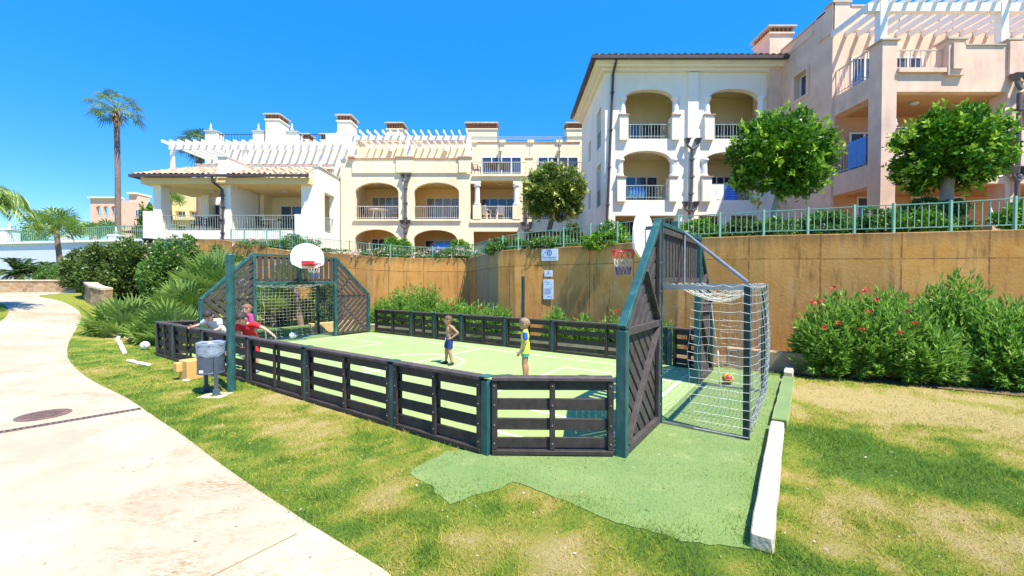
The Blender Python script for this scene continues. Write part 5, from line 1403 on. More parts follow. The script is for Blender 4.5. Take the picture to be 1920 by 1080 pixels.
def fanpalm(label, base, R_, n, fr, seg=15, m=None, stalk=.55, droop=.12, name='fan_palm', low=-.05, lean=(0, 0), trunkh=0.0, group=None):
    t = thing(name, label, 'palm', base, 0, group)
    hub = Vector(base) + Vector((lean[0], lean[1], trunkh))
    cs, ds = [], []; st = MB()
    for i in range(n):
        a = 2.399 * i + RND.random() * .4; z = low + (1 - low) * ((i + .5) / n) ** .8
        hd = math.sqrt(max(0, 1 - z * z)); d = Vector((math.cos(a) * hd, math.sin(a) * hd, z)).normalized()
        L_ = R_ * RND.uniform(.75, 1.15); c = hub + d * L_ * stalk
        st.tube([hub, hub + d * L_ * stalk * .5 + Vector((0, 0, .03)), c], [.014, .011, .007], 5)
        cs.append(c); ds.append(d + Vector((RND.uniform(-.25, .25), RND.uniform(-.25, .25), RND.uniform(-.3, .1))))
    V, A = fans(cs, ds, fr, seg, droop)
    np_mesh('fronds', V, 4, m or leaf_palm, t, {'rnd': A})
    st.build('stalk', mat('palm_stalk', (0.16, 0.20, 0.06), 0.6, 0.2, 5), t)
    if trunkh > 0: trunk_path(Vector(base) - Vector((0, 0, .2)), hub + Vector((0, 0, .1)), .15, .13, palmbark, t, 'trunk', .02)
    else: MB().ball(Vector(base) + Vector((0, 0, .05)), (R_ * .2, R_ * .2, .25), 10, 6).build('trunk', palmbark, t)
    return t
def washingtonia(label, base, topz, tr, R_, fr, n=44, bulge=1.0):
    t = thing('palm_tree', label, 'palm tree', base)
    hub = Vector((base[0] + .15, base[1], topz))
    pts = [Vector(base) + Vector((0, 0, -.2)), Vector(base) + Vector((.0, 0, .6)), Vector(base).lerp(hub, .3) + Vector((.04, 0, 0)), Vector(base).lerp(hub, .6) + Vector((.06, 0, 0)), hub]
    MB().tube(pts, [tr * 1.5, tr * 1.15, tr, tr * .9, tr * .95], 14).build('trunk', palmbark, t, smooth=True)
    cs, ds = [], []; st = MB()
    for i in range(n):
        a = 2.399 * i + RND.random() * .5; z = -.50 + 1.45 * ((i + .5) / n)
        hd = math.sqrt(max(.02, 1 - z * z)); d = Vector((math.cos(a) * hd, math.sin(a) * hd, z)).normalized(); L_ = R_ * RND.uniform(.8, 1.1) * (.75 if z > .6 else 1)
        c = hub + d * L_ * .55; st.tube([hub, c], [.03, .015], 4); cs.append(c); ds.append(d + Vector((0, 0, -.25)))
    V, A = fans(cs, ds, fr, 15, .38, .06, 2.4, 0.0)
    np_mesh('fronds', V, 4, leaf_wash, t, {'rnd': A}); st.build('stalk', mat('palm_stalk', (0.16, 0.20, 0.06), 0.6, 0.2, 5), t)
    sk = NR.normal(size=(160, 3)) * np.array([.16, .16, .30]) + np.array(hub) - np.array([0, 0, .45]); leaves('dead_fronds', sk, unit(rdir(160) * .4 + np.array([0, 0, -1])), .5, .1, mat('dead_frond', (0.24, 0.17, 0.09), 0.9, 0.3, 6), t)
    return t
def pinnate(label, name, hub, n, L_, ll, droop, m, base, trunk_r, hang=.3, lw=.02, el=(.1, 1.2), only=None):
    t = thing(name, label, 'palm', base)
    ps, ds = [], []; st = MB()
    for i in range(n):
        a = 2.399 * i + RND.random() * .3 if only is None else RND.uniform(*only); e = RND.uniform(*el); pts = []
        for k in range(11):
            s = k / 10; r = L_ * s * math.cos(e) * (1 - .15 * s); z = L_ * (s * math.sin(e) - droop * s * s)
            pts.append(Vector(hub) + Vector((math.cos(a) * r, math.sin(a) * r, z)))
        st.tube(pts, [.02 * (1 - .8 * k / 10) for k in range(11)], 4, cap=False)
        for k in range(1, 60):
            s = k / 60 * 10; j = min(9, int(s)); p = pts[j].lerp(pts[j + 1], s - j); ax = (pts[j + 1] - pts[j]).normalized(); sd = ax.cross(Vector((0, 0, 1))).normalized()
            for q in (1, -1): ps.append(p); ds.append(sd * q * .8 + ax * .6 + Vector((0, 0, -hang + RND.uniform(-.15, .15))))
    leaves('fronds', np.array(ps), unit(np.array(ds)), ll, lw, m, t, None, .04); st.build('stalk', mat('palm_stalk', (0.16, 0.20, 0.06), 0.6, 0.2, 5), t)
    trunk_path(Vector(base) - Vector((0, 0, .2)), hub, trunk_r, trunk_r * .9, palmbark, t, 'trunk', .01)
    return t

# clipped round trees on the terrace
def crown_px(x0, x1, y0, y1, Y, depth=.9):
    c = at((x0 + x1) / 2, (y0 + y1) / 2, Y); rx = (x1 - x0) / 2 / F_PX * Y; rz = (y1 - y0) / 2 / F_PX * Y
    return c, (rx * .76, rx * depth * .72, rz * .88)
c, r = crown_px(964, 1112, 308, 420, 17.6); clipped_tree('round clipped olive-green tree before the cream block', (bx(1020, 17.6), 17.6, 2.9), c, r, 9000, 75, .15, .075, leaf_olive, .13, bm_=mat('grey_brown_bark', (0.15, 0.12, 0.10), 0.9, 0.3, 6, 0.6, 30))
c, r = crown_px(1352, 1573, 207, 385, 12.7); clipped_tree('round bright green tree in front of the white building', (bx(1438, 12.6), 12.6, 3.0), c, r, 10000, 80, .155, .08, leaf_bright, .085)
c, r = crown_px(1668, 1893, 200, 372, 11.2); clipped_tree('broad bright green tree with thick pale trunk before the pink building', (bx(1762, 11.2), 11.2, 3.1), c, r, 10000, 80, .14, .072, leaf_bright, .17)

# shrubs above the wall, behind the terrace railing
def tshrub(px0, px1, ytop, label, m=None, dY=.75, n=2600, flowers=0, fm=None, name='shrub', ll=.085, lw=.042):
    pc = (px0 + px1) / 2; Y, wy = wall_at(pc); Y += dY; zt_ = at(pc, ytop, Y).z; zb_ = at(pc, wy, Y - dY).z - .15
    rx = (px1 - px0) / 2 / F_PX * Y; h = zt_ - zb_
    return bush(label, (bx(pc, Y), Y, zb_), (rx, min(.55, max(.3, rx * .8)), h / 1.85), n, m or leaf_shrub, ll, lw, 45, name, 'shrub', None, flowers, fm, -.9)
tshrub(505, 602, 441, 'spreading green shrub behind the railing below the villa veranda')
tshrub(712, 778, 446, 'rounded light green shrub in front of the first ground floor arch', leaf_bright, 1.2)
tshrub(838, 888, 450, 'small light green shrub in front of the second ground floor arch', leaf_bright, 1.2)
tshrub(655, 790, 467, 'low pale-flowering cover behind the railing, left half', None, .45, 2400, 60, petal_pink, 'flowering_shrub', .07, .03)
tshrub(780, 905, 466, 'low pale-flowering cover behind the railing, right half', None, .45, 2400, 60, petal_pink, 'flowering_shrub', .07, .03)
tshrub(535, 660, 466, 'low flowering cover behind the railing below the villa end wall', None, .4, 1800, 30, petal_pink, 'flowering_shrub', .07, .03)
tshrub(440, 540, 449, 'sparse flowering cover at the far left end of the railing', None, .4, 1200, 25, petal_pink, 'flowering_shrub', .07, .03)
tshrub(905, 990, 446, 'loose green shrub behind the sloping railing left of the round tree', None, .6)
tshrub(1048, 1093, 416, 'dark rounded shrub just right of the olive-green tree trunk', leaf_hedge, 1.6)
tshrub(985, 1090, 441, 'low leafy cover under the olive-green tree', None, .45, 1800)
tshrub(1110, 1176, 416, 'rounded bright shrub behind the railing left of the near goal', leaf_bright, 1.0)
tshrub(1085, 1200, 436, 'low light green cover along the railing left of the near goal', leaf_bright, .4, 2400)
tshrub(1272, 1350, 409, 'rounded bright shrub above the slatted goal panel', leaf_bright, .9)
tshrub(1350, 1425, 412, 'dark green shrub under the bright round tree', leaf_hedge, .9)
tshrub(1405, 1505, 408, 'leafy mid green shrub right of the bright round tree trunk', None, .8, 2800)
tshrub(1500, 1605, 396, 'taller leafy shrub below the pink side wall', None, .8, 3000)
tshrub(1600, 1690, 390, 'leafy bright shrub below the pink pillar', None, .7, 3000)
tshrub(1680, 1822, 374, 'dark clipped shrub around the thick pale tree trunk', leaf_hedge, 1.3, 4200)
tshrub(1675, 1775, 401, 'light green shrub in front of the dark clipped shrub', leaf_bright, .55, 2600)
tshrub(1872, 1990, 375, 'bright green shrub at the right edge behind the railing', leaf_bright, .8, 3000)
tf = thing('roof_finial', 'white finial ornament standing behind the railing right of the dark clipped shrub', 'ornament', at(1857, 420, 10.6)); finial(tf, at(1857, 418, 10.6) , .62); MB().box(bx(1857, 10.6) - .1, bx(1857, 10.6) + .1, 10.5, 10.7, 2.9, at(1857, 418, 10.6).z).build('pedestal', pink_r, tf)

# oleanders on the lawn at the right
def og(px, Y): return (bx(px, Y), Y, 0.0)
def flw(*pts): return [tuple(at(*p)) for p in pts]
oleander('oleander with several red flowers at the left end of the right-hand row', og(1572, 9.0), (.92, .65), 1.68, 480, flowers=flw((1522, 566, 8.45), (1535, 567, 8.45), (1573, 606, 8.4), (1545, 613, 8.4), (1562, 538, 8.7)), dens=11)
oleander('oleander with red flowers, second from the left in the right-hand row', og(1665, 8.7), (.92, .65), 1.78, 480, flowers=flw((1644, 562, 8.2), (1629, 585, 8.1), (1617, 616, 8.1), (1622, 545, 8.35), (1687, 623, 8.05), (1701, 582, 8.1), (1716, 606, 8.05)), dens=11)
oleander('tallest oleander, without flowers, in the middle of the right-hand row', og(1795, 8.7), (.95, .65), 2.10, 520, dens=11)
oleander('leafy oleander at the right edge of the frame', og(1905, 8.0), (.95, .6), 1.62, 500, dens=11)
oleander('low oleander filling the gap in front of the tallest one', og(1740, 8.3), (.7, .45), 1.22, 320, dens=10)

# oleanders and small shrubs in the bed between barrier and wall
def bedole(px, v, r, h, label, sh=200, fl=()):
    a = (px - 960) / F_PX; den = math.sin(TH) + a * math.cos(TH); u = v * (math.cos(TH) - a * math.sin(TH)) / den
    p = uv(u, v); return oleander(label, (p.x, p.y, 0.02), (r, r * .7), h, sh, 'oleander', None, fl, 9, .15)
bedole(715, 11.5, .65, 1.25, 'bed oleander beside the far goal wing')
bedole(760, 11.9, .95, 1.75, 'tall bed oleander, highest of those before the wall', 280)
bedole(800, 11.8, .95, 1.85, 'tall pale-tipped bed oleander left of the grey wall corner', 280)
bedole(845, 11.7, .9, 1.35, 'broad bed oleander behind the shirtless boy', 260)
bedole(888, 11.5, .8, 1.25, 'bed oleander with two red flowers', 240, flw((898, 577, 14.3), (906, 578, 14.3)))
bedole(930, 11.4, .75, 1.2, 'bed oleander at the right end of the dense group, left of the dark pole', 220)
bedole(1044, 11.5, .5, 1.12, 'small rounded bed oleander below the notice board', 150)
bedole(1094, 11.5, .36, .98, 'smallest rounded bed oleander right of the notice board', 110)
bedole(1150, 11.5, .5, 1.08, 'bed oleander with red flowers beside the near goal wing', 140, flw((1155, 584, 11.7), (1158, 581, 11.7)))
bedole(1185, 11.4, .5, 1.15, 'bed oleander half hidden by the near goal wing', 140)
bedole(1245, 11.3, .35, .95, 'small bed oleander seen through the near goal', 90)

# fan palms and shrubs on the left
def gl(px, Y): p = onground(px, Y); return (p.x, p.y, p.z)
fanpalm('silvery green fan palm beside the lawn, leftmost of the dwarf palms', gl(232, 14.4), 1.3, 26, .86, seg=20, low=-.05)
fanpalm('bright green fan palm between the silvery one and the court', gl(322, 13.7), 1.25, 26, .86, seg=20, low=-.05)
fanpalm('low fan palm in front of the bright green one', gl(283, 13.5),   .75, 22, .55, seg=20, low=.0)
fanpalm('tall yellow-green fan palm behind the sloped goal wing', gl(400, 16.6), 1.5, 28, .95, seg=20, low=-.1, trunkh=1.5)
fanpalm('fan palm seen between the fan palms and the barrier corner', gl(352, 15.4), 1.3, 24, .86, seg=20, low=.0, trunkh=.7)
fanpalm('fan palm with long fronds seen through the far goal net', gl(512, 17.4), 1.3, 44, .7, low=-.1, trunkh=.8)
fanpalm('fan palm with a dark slanting trunk behind the far goal', gl(566, 17.6), 1.2, 36, .7, low=-.3, lean=(-.35, 0), trunkh=1.9)
bush('dark leafy shrub behind the right side of the far goal net', gl(612, 17.6), (.8, .5, 1.05), 3200, leaf_hedge, .12, .05, 50)
bush('dark undergrowth shrub at the foot of the palms behind the far goal', gl(540, 17.9), (1.3, .5, .6), 3000, leaf_hedge, .12, .05, 50)
bush('dark clipped hedge block at the far left of the planting', gl(180, 23.0), (1.6, 1.2, 1.28), 6500, leaf_hedge, .15, .08, 70, 'clipped_hedge', 'hedge')
bush('large rounded clipped hedge right of the hedge block', gl(232, 20.0), (1.8, 1.3, 1.55), 9000, leaf_hedge, .14, .075, 90, 'clipped_hedge', 'hedge', flowers=6, fm=petal_pink)
bush('tall loose shrub with pinkish buds below the villa corner', gl(332, 18.4), (1.4, .9, 1.8), 9000, leaf_shrub, .13, .065, 80, 'flowering_shrub', 'shrub', flowers=26, fm=petal_pink)
bush('wide green shrub between the tall loose shrub and the ochre wall', gl(410, 19.2), (1.5, .6, 1.65), 6000, leaf_shrub, .11, .05, 60)
bush('dark shrub in shade under the fan palms', gl(330, 15.9), (1.5, .5, .75), 3200, leaf_hedge, .12, .05, 50)
bush('low trailing green cover spilling over the far planter wall', gl(120, 24.0), (1.55, .7, .95), 4200, leaf_shrub, .09, .05, 60, 'trailing_shrub', 'shrub')
washingtonia('very tall slender fan palm standing against the sky on the left', gl(221, 37), bz(205, 37), .225, 2.5, 1.2, 26)
washingtonia('fan palm rising behind the villa roof pergola', (bx(374, 36), 36, 1.4), bz(272, 36), .3, 1.8, 1.1, 40)
fanpalm('short thick-trunked palm in front of the white terrace wall', gl(116, 25.5), 1.6, 26, 1.0, 15, leaf_palm, .55, .3, 'palm_tree', -.45, (-.25, 0), bz(430, 25.5) - gl(116, 25.5)[2])
pinnate('drooping feather palm cut by the left edge of the frame', 'palm_tree', (bx(-28, 15), 15, bz(372, 15)), 22, 1.55, .55, .55, leaf_palm, gl(-28, 15), .16, 1.1, .03)
pinnate('dark cycad in the planter at the left edge', 'cycad', (bx(36, 24.2), 24.2, gl(36, 24.2)[2] + 1.05), 34, 1.75, .26, .42, leaf_dark, gl(36, 24.2), .22, .15, .03)
pinnate('dark cycad in the planter right of the leftmost one', 'cycad', (bx(78, 24.6), 24.6, gl(78, 24.6)[2] + .95), 30, 1.5, .26, .4, leaf_dark, gl(78, 24.6), .2, .15, .03)
for px, Y, r, h, lb in ((-30, 46, 4.0, 8.2, 'pale green tree crown beyond the pool railing at the left edge'), (60, 48, 3.4, 7.4, 'pale green bushy tree beyond the pool railing behind the short palm'), (281, 42, .8, 8.6, 'yellow-green tree between the pink and yellow distant buildings')):
    bush(lb, gl(px, Y), (r, 1.6, h / 1.85), 3600, leaf_bright, .26, .13, 60, 'tree', 'tree')
for px, Y, zt_, lb in ((172, 44, 440, 'small young palm beyond the railing, left of the pink building'), (186, 46, 438, 'small young palm beyond the railing under the arcade'), (205, 43, 436, 'small young palm beyond the railing beside the tall trunk')):
    b_ = gl(px, Y); fanpalm(lb, b_, 1.6, 26, 1.0, 11, leaf_palm, .5, .3, 'palm_tree', -.2, (0, 0), bz(zt_, Y) - b_[2])
b_ = gl(322, 44); fanpalm('small palm seen through the villa veranda', b_, 1.7, 30, 1.0, 11, leaf_palm, .5, .3, 'palm_tree', -.4, (0, 0), bz(375, 44) - b_[2])
t = thing('parasol', 'dark open parasol beyond the pool railing', 'parasol', gl(272, 33))
q = gl(272, 33); zt_ = bz(430, 33); pm = MB(); pm.lathe([(1.35, -.30), (1.32, -.26), (.7, -.1), (.05, .06), (.02, .12)], (q[0], q[1], zt_), 8); pm.build('canopy', mat('dark_canvas', (0.05, 0.04, 0.05), 0.8, 0.1, 3), t)
MB().tube([(q[0], q[1], q[2]), (q[0], q[1], zt_)], .04, 8).build('parasol_pole', dkfurn, t)

# fallen leaves and pale bits lying on the turf and the lawn
n = 420; x = NR.uniform(-4.5, 4.5, n); y = NR.uniform(2.8, 8, n); k_ = np.abs(x) < 1.2 * y
c = np.stack([x[k_], y[k_], np.full(k_.sum(), .016)], 1); d = unit(NR.normal(size=(len(c), 3)) * np.array([1, 1, .15]))
lit = leaves('leaf_litter', c, d, .030, .014, leafmat('dry_litter', (0.22, 0.13, 0.06), (0.62, 0.55, 0.42), trans=.1), None)
lit['kind'] = 'stuff'; lit['label'] = 'scattered dry leaf bits on lawn and turf'
# ------------------------------------------------------------------ grass blades of the lawn (stuff)
def inside(poly, x, y):
    r = np.zeros(len(x), bool); n = len(poly)
    for i in range(n):
        (x0, y0), (x1, y1) = poly[i], poly[(i + 1) % n]
        c = ((y0 > y) != (y1 > y)) & (x < (x1 - x0) * (y - y0) / (y1 - y0 + 1e-12) + x0); r ^= c
    return r
path_poly = [(p.x, p.y) for p in pr] + [(p.x, p.y) for p in reversed(pl)]
turf_poly = [(p[0], p[1]) for p in tp]
gx, gy = [], []
for y0, y1, den in ((2.2, 4.0, 5200), (4.0, 6.5, 2600), (6.5, 10, 1100), (10, 18, 380)):
    x0, x1 = -1.35 * y1 - .3, 1.35 * y1 + .3
    n = int((x1 - x0) * (y1 - y0) * den)
    x = NR.uniform(x0, x1, n); y = NR.uniform(y0, y1, n)
    ok = (np.abs(x) < 1.30 * y + .2) & ~inside(path_poly, x + NR.normal(size=n) * .022, y + NR.normal(size=n) * .022) & ~inside(turf_poly, x + NR.normal(size=n) * .17, y + NR.normal(size=n) * .17) & ~((x > 6) & (y > 9.6))
    gx.append(x[ok]); gy.append(y[ok])
gx, gy = np.concatenate(gx), np.concatenate(gy)
n = len(gx); step = 1
# dryness sampled from the lawn grid by bilinear lookup
ix = np.clip(np.searchsorted(gxs, gx) - 1, 0, nx - 2); iy = np.clip(np.searchsorted(gys, gy) - 1, 0, ny - 2)
D = dr.reshape(ny, nx); fx = (gx - gxs[ix]) / (gxs[ix + 1] - gxs[ix]); fy = (gy - gys[iy]) / (gys[iy + 1] - gys[iy])
dv = D[iy, ix] * (1 - fx) * (1 - fy) + D[iy, ix + 1] * fx * (1 - fy) + D[iy + 1, ix] * (1 - fx) * fy + D[iy + 1, ix + 1] * fx * fy
keep = NR.random(n) > dv * .55
gx, gy, dv = gx[keep], gy[keep], dv[keep]; n = len(gx)
far_ = np.clip((gy - 3) / 8, 0, 1)
hn = np.array([mnoise.noise(Vector((x_ * 2.2, y_ * 2.2, 4.0))) for x_, y_ in zip(gx, gy)])
h = NR.uniform(.016, .046, n) * (1.2 - .55 * dv) * (1 + .2 * far_) * np.clip(1.0 + 1.1 * hn, .35, 1.9); w = NR.uniform(.004, .008, n) * (1 + 1.6 * far_)
a = NR.uniform(0, 2 * np.pi, n); lean = NR.normal(size=(n, 2)) * .6
c = np.stack([gx, gy, gz(gx, gy)], 1); s = np.stack([np.cos(a), np.sin(a), np.zeros(n)], 1) * w[:, None] / 2
tip = c + np.stack([lean[:, 0] * h, lean[:, 1] * h, h], 1)
gm_ = np_mesh('grass', np.stack([c - s, c + s, tip], 1).reshape(-1, 3), 3, grassmat('dry_grass_blades', True), None, {'rnd': NR.random(n), 'dry': np.clip(dv + NR.normal(size=n) * .20, 0, 1)})
gm_['kind'] = 'stuff'; gm_['label'] = 'short patchy green and straw-coloured lawn grass around path and court'

# short fibres of the artificial turf in front of the viewer (stuff)
x = NR.uniform(-1.5, 5.0, 90000); y = NR.uniform(2.9, 8.0, 90000)
ok = inside(turf_poly, x, y) & (NR.random(90000) < np.clip(1.25 - (y - 3) / 6, .15, 1)); x, y = x[ok], y[ok]; n = len(x)
a = NR.uniform(0, 6.28, n); c = np.stack([x, y, np.full(n, .008)], 1); s = np.stack([np.cos(a), np.sin(a), np.zeros(n)], 1) * .0022
tip = c + np.stack([NR.normal(size=n) * .007, NR.normal(size=n) * .007, NR.uniform(.006, .016, n)], 1)
tf_ = np_mesh('turf_fibres', np.stack([c - s, c + s, tip], 1).reshape(-1, 3), 3, leafmat('turf_fibre', (0.13, 0.24, 0.05), (0.25, 0.36, 0.105), (0.46, 0.48, 0.22), rough=.6, trans=.2), None, {'rnd': NR.random(n)})
tf_['kind'] = 'stuff'; tf_['label'] = 'short green fibres of the artificial turf'

# ------------------------------------------------------------------ people
skin = mat('tanned_skin', (0.46, 0.24, 0.145), 0.5, 0.06, 9)
skin2 = mat('fair_skin', (0.58, 0.33, 0.23), 0.5, 0.06, 9)
def blob(name, mb, m, parent, voxel=.006, it=4):
    me = bpy.data.meshes.new(name); me.from_pydata(mb.v, [], mb.f)
    bm = bmesh.new(); bm.from_mesh(me); bmesh.ops.remove_doubles(bm, verts=bm.verts, dist=1e-5); bmesh.ops.recalc_face_normals(bm, faces=bm.faces); bm.to_mesh(me); bm.free()
    o = bpy.data.objects.new('tmp', me); COL.objects.link(o)
    r = o.modifiers.new('r', 'REMESH'); r.mode = 'VOXEL'; r.voxel_size = voxel
    s = o.modifiers.new('s', 'SMOOTH'); s.iterations = it; s.factor = .5
    out = bpy.data.meshes.new_from_object(o.evaluated_get(bpy.context.evaluated_depsgraph_get()))
    bpy.data.objects.remove(o); out.name = name
    return link_mesh(name, out, m, parent, True)
def cone(mb, p, q, r0, r1):
    mb.tube([p, q], [r0, r1], 14); mb.ball(p, r0 * .995, 14, 10); mb.ball(q, r1 * .995, 14, 10)
def frame(z, x):
    z = Vector(z).normalized(); x = Vector(x); x = (x - z * x.dot(z)).normalized(); y = z.cross(x)
    return Matrix((x, y, z)).transposed()
def figure(label, loc, rot, H, P, shirt=None, shorts=None, shoes=None, hair=(0.12, 0.07, 0.04), sk=skin, sleeve=None, vest=False, sole=None):
    t = thing('person', label, 'person', loc, rot, None, local=True)
    D = dict(pelvis=(0, 0, .50), chest=(0, 0, .70), neck=(0, 0, .80), head=(.015, 0, .895), look=(1, 0, -.05),
             hipL=(0, .05, .48), kneeL=(.01, .055, .27), ankL=(-.01, .055, .045), toeL=(.085, .065, .02), hipR=(0, -.05, .48), kneeR=(.01, -.055, .27), ankR=(-.01, -.055, .045), toeR=(.085, -.065, .02),
             shL=(0, .105, .775), elL=(-.01, .13, .61), wrL=(.03, .125, .47), shR=(0, -.105, .775), elR=(-.01, -.13, .61), wrR=(.03, -.125, .47), hdL=None, hdR=None)
    D.update(P)
    J = {k: (Vector(v) * H if v is not None and k not in ('look', 'hdL', 'hdR') else (Vector(v) if v is not None else None)) for k, v in D.items()}
    b = MB(); spine = J['neck'] - J['pelvis']; side = J['shL'] - J['shR']; fwd = side.cross(spine).normalized()
    M = frame(spine, fwd)
    b.ball(J['pelvis'], (.056 * H, .083 * H, .065 * H), 16, 12, M); wst = J['pelvis'].lerp(J['chest'], .5)
    b.ball(wst, (.050 * H, .074 * H, .085 * H), 16, 12, M); b.ball(J['chest'] + fwd * .004 * H, (.058 * H, .088 * H, .092 * H), 16, 12, M)
    cone(b, J['shL'] - side.normalized() * .02 * H, J['neck'] - spine.normalized() * .01 * H, .032 * H, .03 * H); cone(b, J['shR'] + side.normalized() * .02 * H, J['neck'] - spine.normalized() * .01 * H, .032 * H, .03 * H)
    cone(b, J['neck'] - spine.normalized() * .02 * H, J['head'] - Vector((0, 0, .03 * H)), .031 * H, .029 * H)
    hd = H * .086; look = J['look'].normalized(); upv = (J['head'] - J['neck']).normalized() * .35 + Vector((0, 0, 1)); Mh = frame((upv - look * upv.dot(look)), look)
    hc = J['head']; hp_ = lambda x, y, z: hc + Mh @ Vector((x * hd, y * hd, z * hd))
    b.ball(hp_(-.05, 0, .14), (hd * .98, hd * .78, hd * .92), 20, 14, Mh); b.ball(hp_(.22, 0, -.38), (hd * .66, hd * .60, hd * .62), 16, 12, Mh)
    b.ball(hp_(.50, 0, -.78), (hd * .26, hd * .28, hd * .2), 10, 8, Mh)
    cone(b, hp_(.86, 0, .10), hp_(1.02, 0, -.18), hd * .09, hd * .13)
    for s in (1, -1):
        b.ball(hp_(-.05, s * .80, -.08), (hd * .16, hd * .09, hd * .26), 10, 8, Mh); b.ball(hp_(.62, s * .32, -.22), (hd * .22, hd * .24, hd * .2), 8, 6, Mh)
    b.ball(hp_(.84, 0, -.50), (hd * .08, hd * .2, hd * .07), 8, 6, Mh)
    for S in 'LR':
        sg = 1 if S == 'L' else -1
        cone(b, J['hip' + S], J['knee' + S], .054 * H, .036 * H); mid_ = J['knee' + S].lerp(J['ank' + S], .32); dk_ = (J['ank' + S] - J['knee' + S]).normalized()
        cone(b, J['knee' + S], mid_ - fwd * .008 * H, .035 * H, .037 * H); cone(b, mid_ - fwd * .008 * H, J['ank' + S], .037 * H, .021 * H)
        heel = J['ank' + S] + Vector((-.015 * H, 0, -.02 * H)); tv = (J['toe' + S] - J['ank' + S]); tv.z = 0; tv.normalize(); heel = J['ank' + S] - tv * .018 * H - Vector((0, 0, .02 * H))
        cone(b, heel, J['toe' + S] - tv * .03 * H, .023 * H, .022 * H); cone(b, J['toe' + S] - tv * .03 * H, J['toe' + S], .023 * H, .015 * H); cone(b, J['ank' + S], J['toe' + S] - tv * .05 * H, .022 * H, .02 * H)
        cone(b, J['sh' + S], J['el' + S], .032 * H, .024 * H); cone(b, J['el' + S], J['wr' + S], .0245 * H, .0165 * H)
        # hand: palm, four unequal bent fingers, thumb from the side of the palm
        ad = (J['hd' + S] if J['hd' + S] is not None else (J['wr' + S] - J['el' + S])).normalized()
        pn_ = (Vector((0, -sg, 0)) - ad * (-sg * ad.y)); pn_ = pn_.normalized() if pn_.length > .1 else Vector((1, 0, 0)); wd = ad.cross(pn_).normalized()
        if wd.x < 0: wd = -wd
        pc = J['wr' + S] + ad * .032 * H; b.ball(pc, (.033 * H, .024 * H, .012 * H), 12, 8, Matrix((ad, wd, ad.cross(wd))).transposed())
        for i, l_ in enumerate((.040, .046, .043, .034)):
            r0 = pc + ad * .026 * H + wd * (.0165 - .011 * i) * H; k1 = r0 + (ad * .85 + pn_ * .35).normalized() * l_ * .55 * H; k2 = k1 + (ad * .55 + pn_ * .8).normalized() * l_ * .45 * H
            cone(b, r0 - ad * .012 * H, k1, .0062 * H, .0056 * H); cone(b, k1, k2, .0056 * H, .0046 * H)
        q0 = pc + wd * .018 * H - ad * .012 * H; q1 = q0 + (wd * .7 + ad * .6 + pn_ * .3).normalized() * .026 * H; q2 = q1 + (ad * .9 + wd * .2 + pn_ * .3).normalized() * .02 * H
        cone(b, q0, q1, .008 * H, .007 * H); cone(b, q1, q2, .007 * H, .0055 * H)
    blob('body', b, sk, t, .0058, 3)
    # face
    for s in (1, -1):
        e = MB(); e.ball(hp_(.80, s * .31, .06), (hd * .06, hd * .11, hd * .06), 8, 6, Mh); e.build('eye', dkfurn, t, smooth=True)
        e = MB(); e.bar(hp_(.87, s * .20, .23), hp_(.78, s * .46, .22), hd * .07, hd * .06, Mh @ Vector((0, 0, 1))); e.build('eyebrow', mat('brow_%d' % int(hair[0] * 100), hair, 0.8), t)
    e = MB(); e.bar(hp_(.91, .17, -.50), hp_(.91, -.17, -.50), hd * .05, hd * .05); e.build('mouth', mat('lip', (0.36, 0.12, 0.10), 0.5), t)
    # hair: a thick cap down to the hairline
    hm = MB(); nu, nv = 36, 18; vs = []; n_ = mnoise
    for j in range(nv + 1):
        for k in range(nu):
            ph = -math.pi / 2 + math.pi * j / nv; a = 2 * math.pi * k / nu
            d = Vector((math.cos(ph) * math.cos(a), math.cos(ph) * math.sin(a), math.sin(ph)))
            rr = 1.045 + .05 * n_.noise(d * 5 + Vector((H, 0, 0))) + (.03 if d.z > .3 and d.x > 0 else 0)
            vs.append(hc + Mh @ Vector(((-.05 + d.x * .99 * rr) * hd, d.y * .79 * rr * hd, (.14 + d.z * .95 * rr) * hd)))
    fs = []
    for j in range(nv):
        for k in range(nu):
            ph = -math.pi / 2 + math.pi * (j + .5) / nv; a = 2 * math.pi * (k + .5) / nu
            d = Vector((math.cos(ph) * math.cos(a), math.cos(ph) * math.sin(a), math.sin(ph)))
            lim = .42 if d.x > .45 else (-.02 if d.x > -.05 else -.52)
            if d.z > lim: fs.append((j * nu + k, j * nu + (k + 1) % nu, (j + 1) * nu + (k + 1) % nu, (j + 1) * nu + k))
    hm.add(vs, fs); ho = hm.build('hair', mat('hair_%d' % int(hair[0] * 1000), hair, 0.65, 0.35, 40, 0.6, 90), t, smooth=True)
    sm_ = ho.modifiers.new('thick', 'SOLIDIFY'); sm_.thickness = .012; sm_.offset = -1
    if shorts:
        c = MB(); c.ball(J['pelvis'], (.066 * H, .094 * H, .07 * H), 16, 12, M); c.ball(J['pelvis'].lerp(J['chest'], .22), (.057 * H, .082 * H, .03 * H), 16, 10, M)
        for S in 'LR':
            e_ = J['hip' + S].lerp(J['knee' + S], shorts[1]); c.tube([J['hip' + S], e_], [.064 * H, .060 * H], 18); c.ball(J['hip' + S], .064 * H, 14, 10)
        blob('shorts', c, shorts[0], t, .006, 2)
        if len(shorts) > 2:
            dm = MB(); c0 = J['pelvis'].lerp(J['chest'], .2) + fwd * .062 * H
            for s in (-1, 1): dm.tube([c0, c0 + fwd * .006 * H + Vector((0, s * .008 * H, -.03 * H)), c0 + fwd * .006 * H + Vector((0, s * .010 * H, -.07 * H))], .0035 * H, 5)
            dm.build('drawstring', white_p, t)
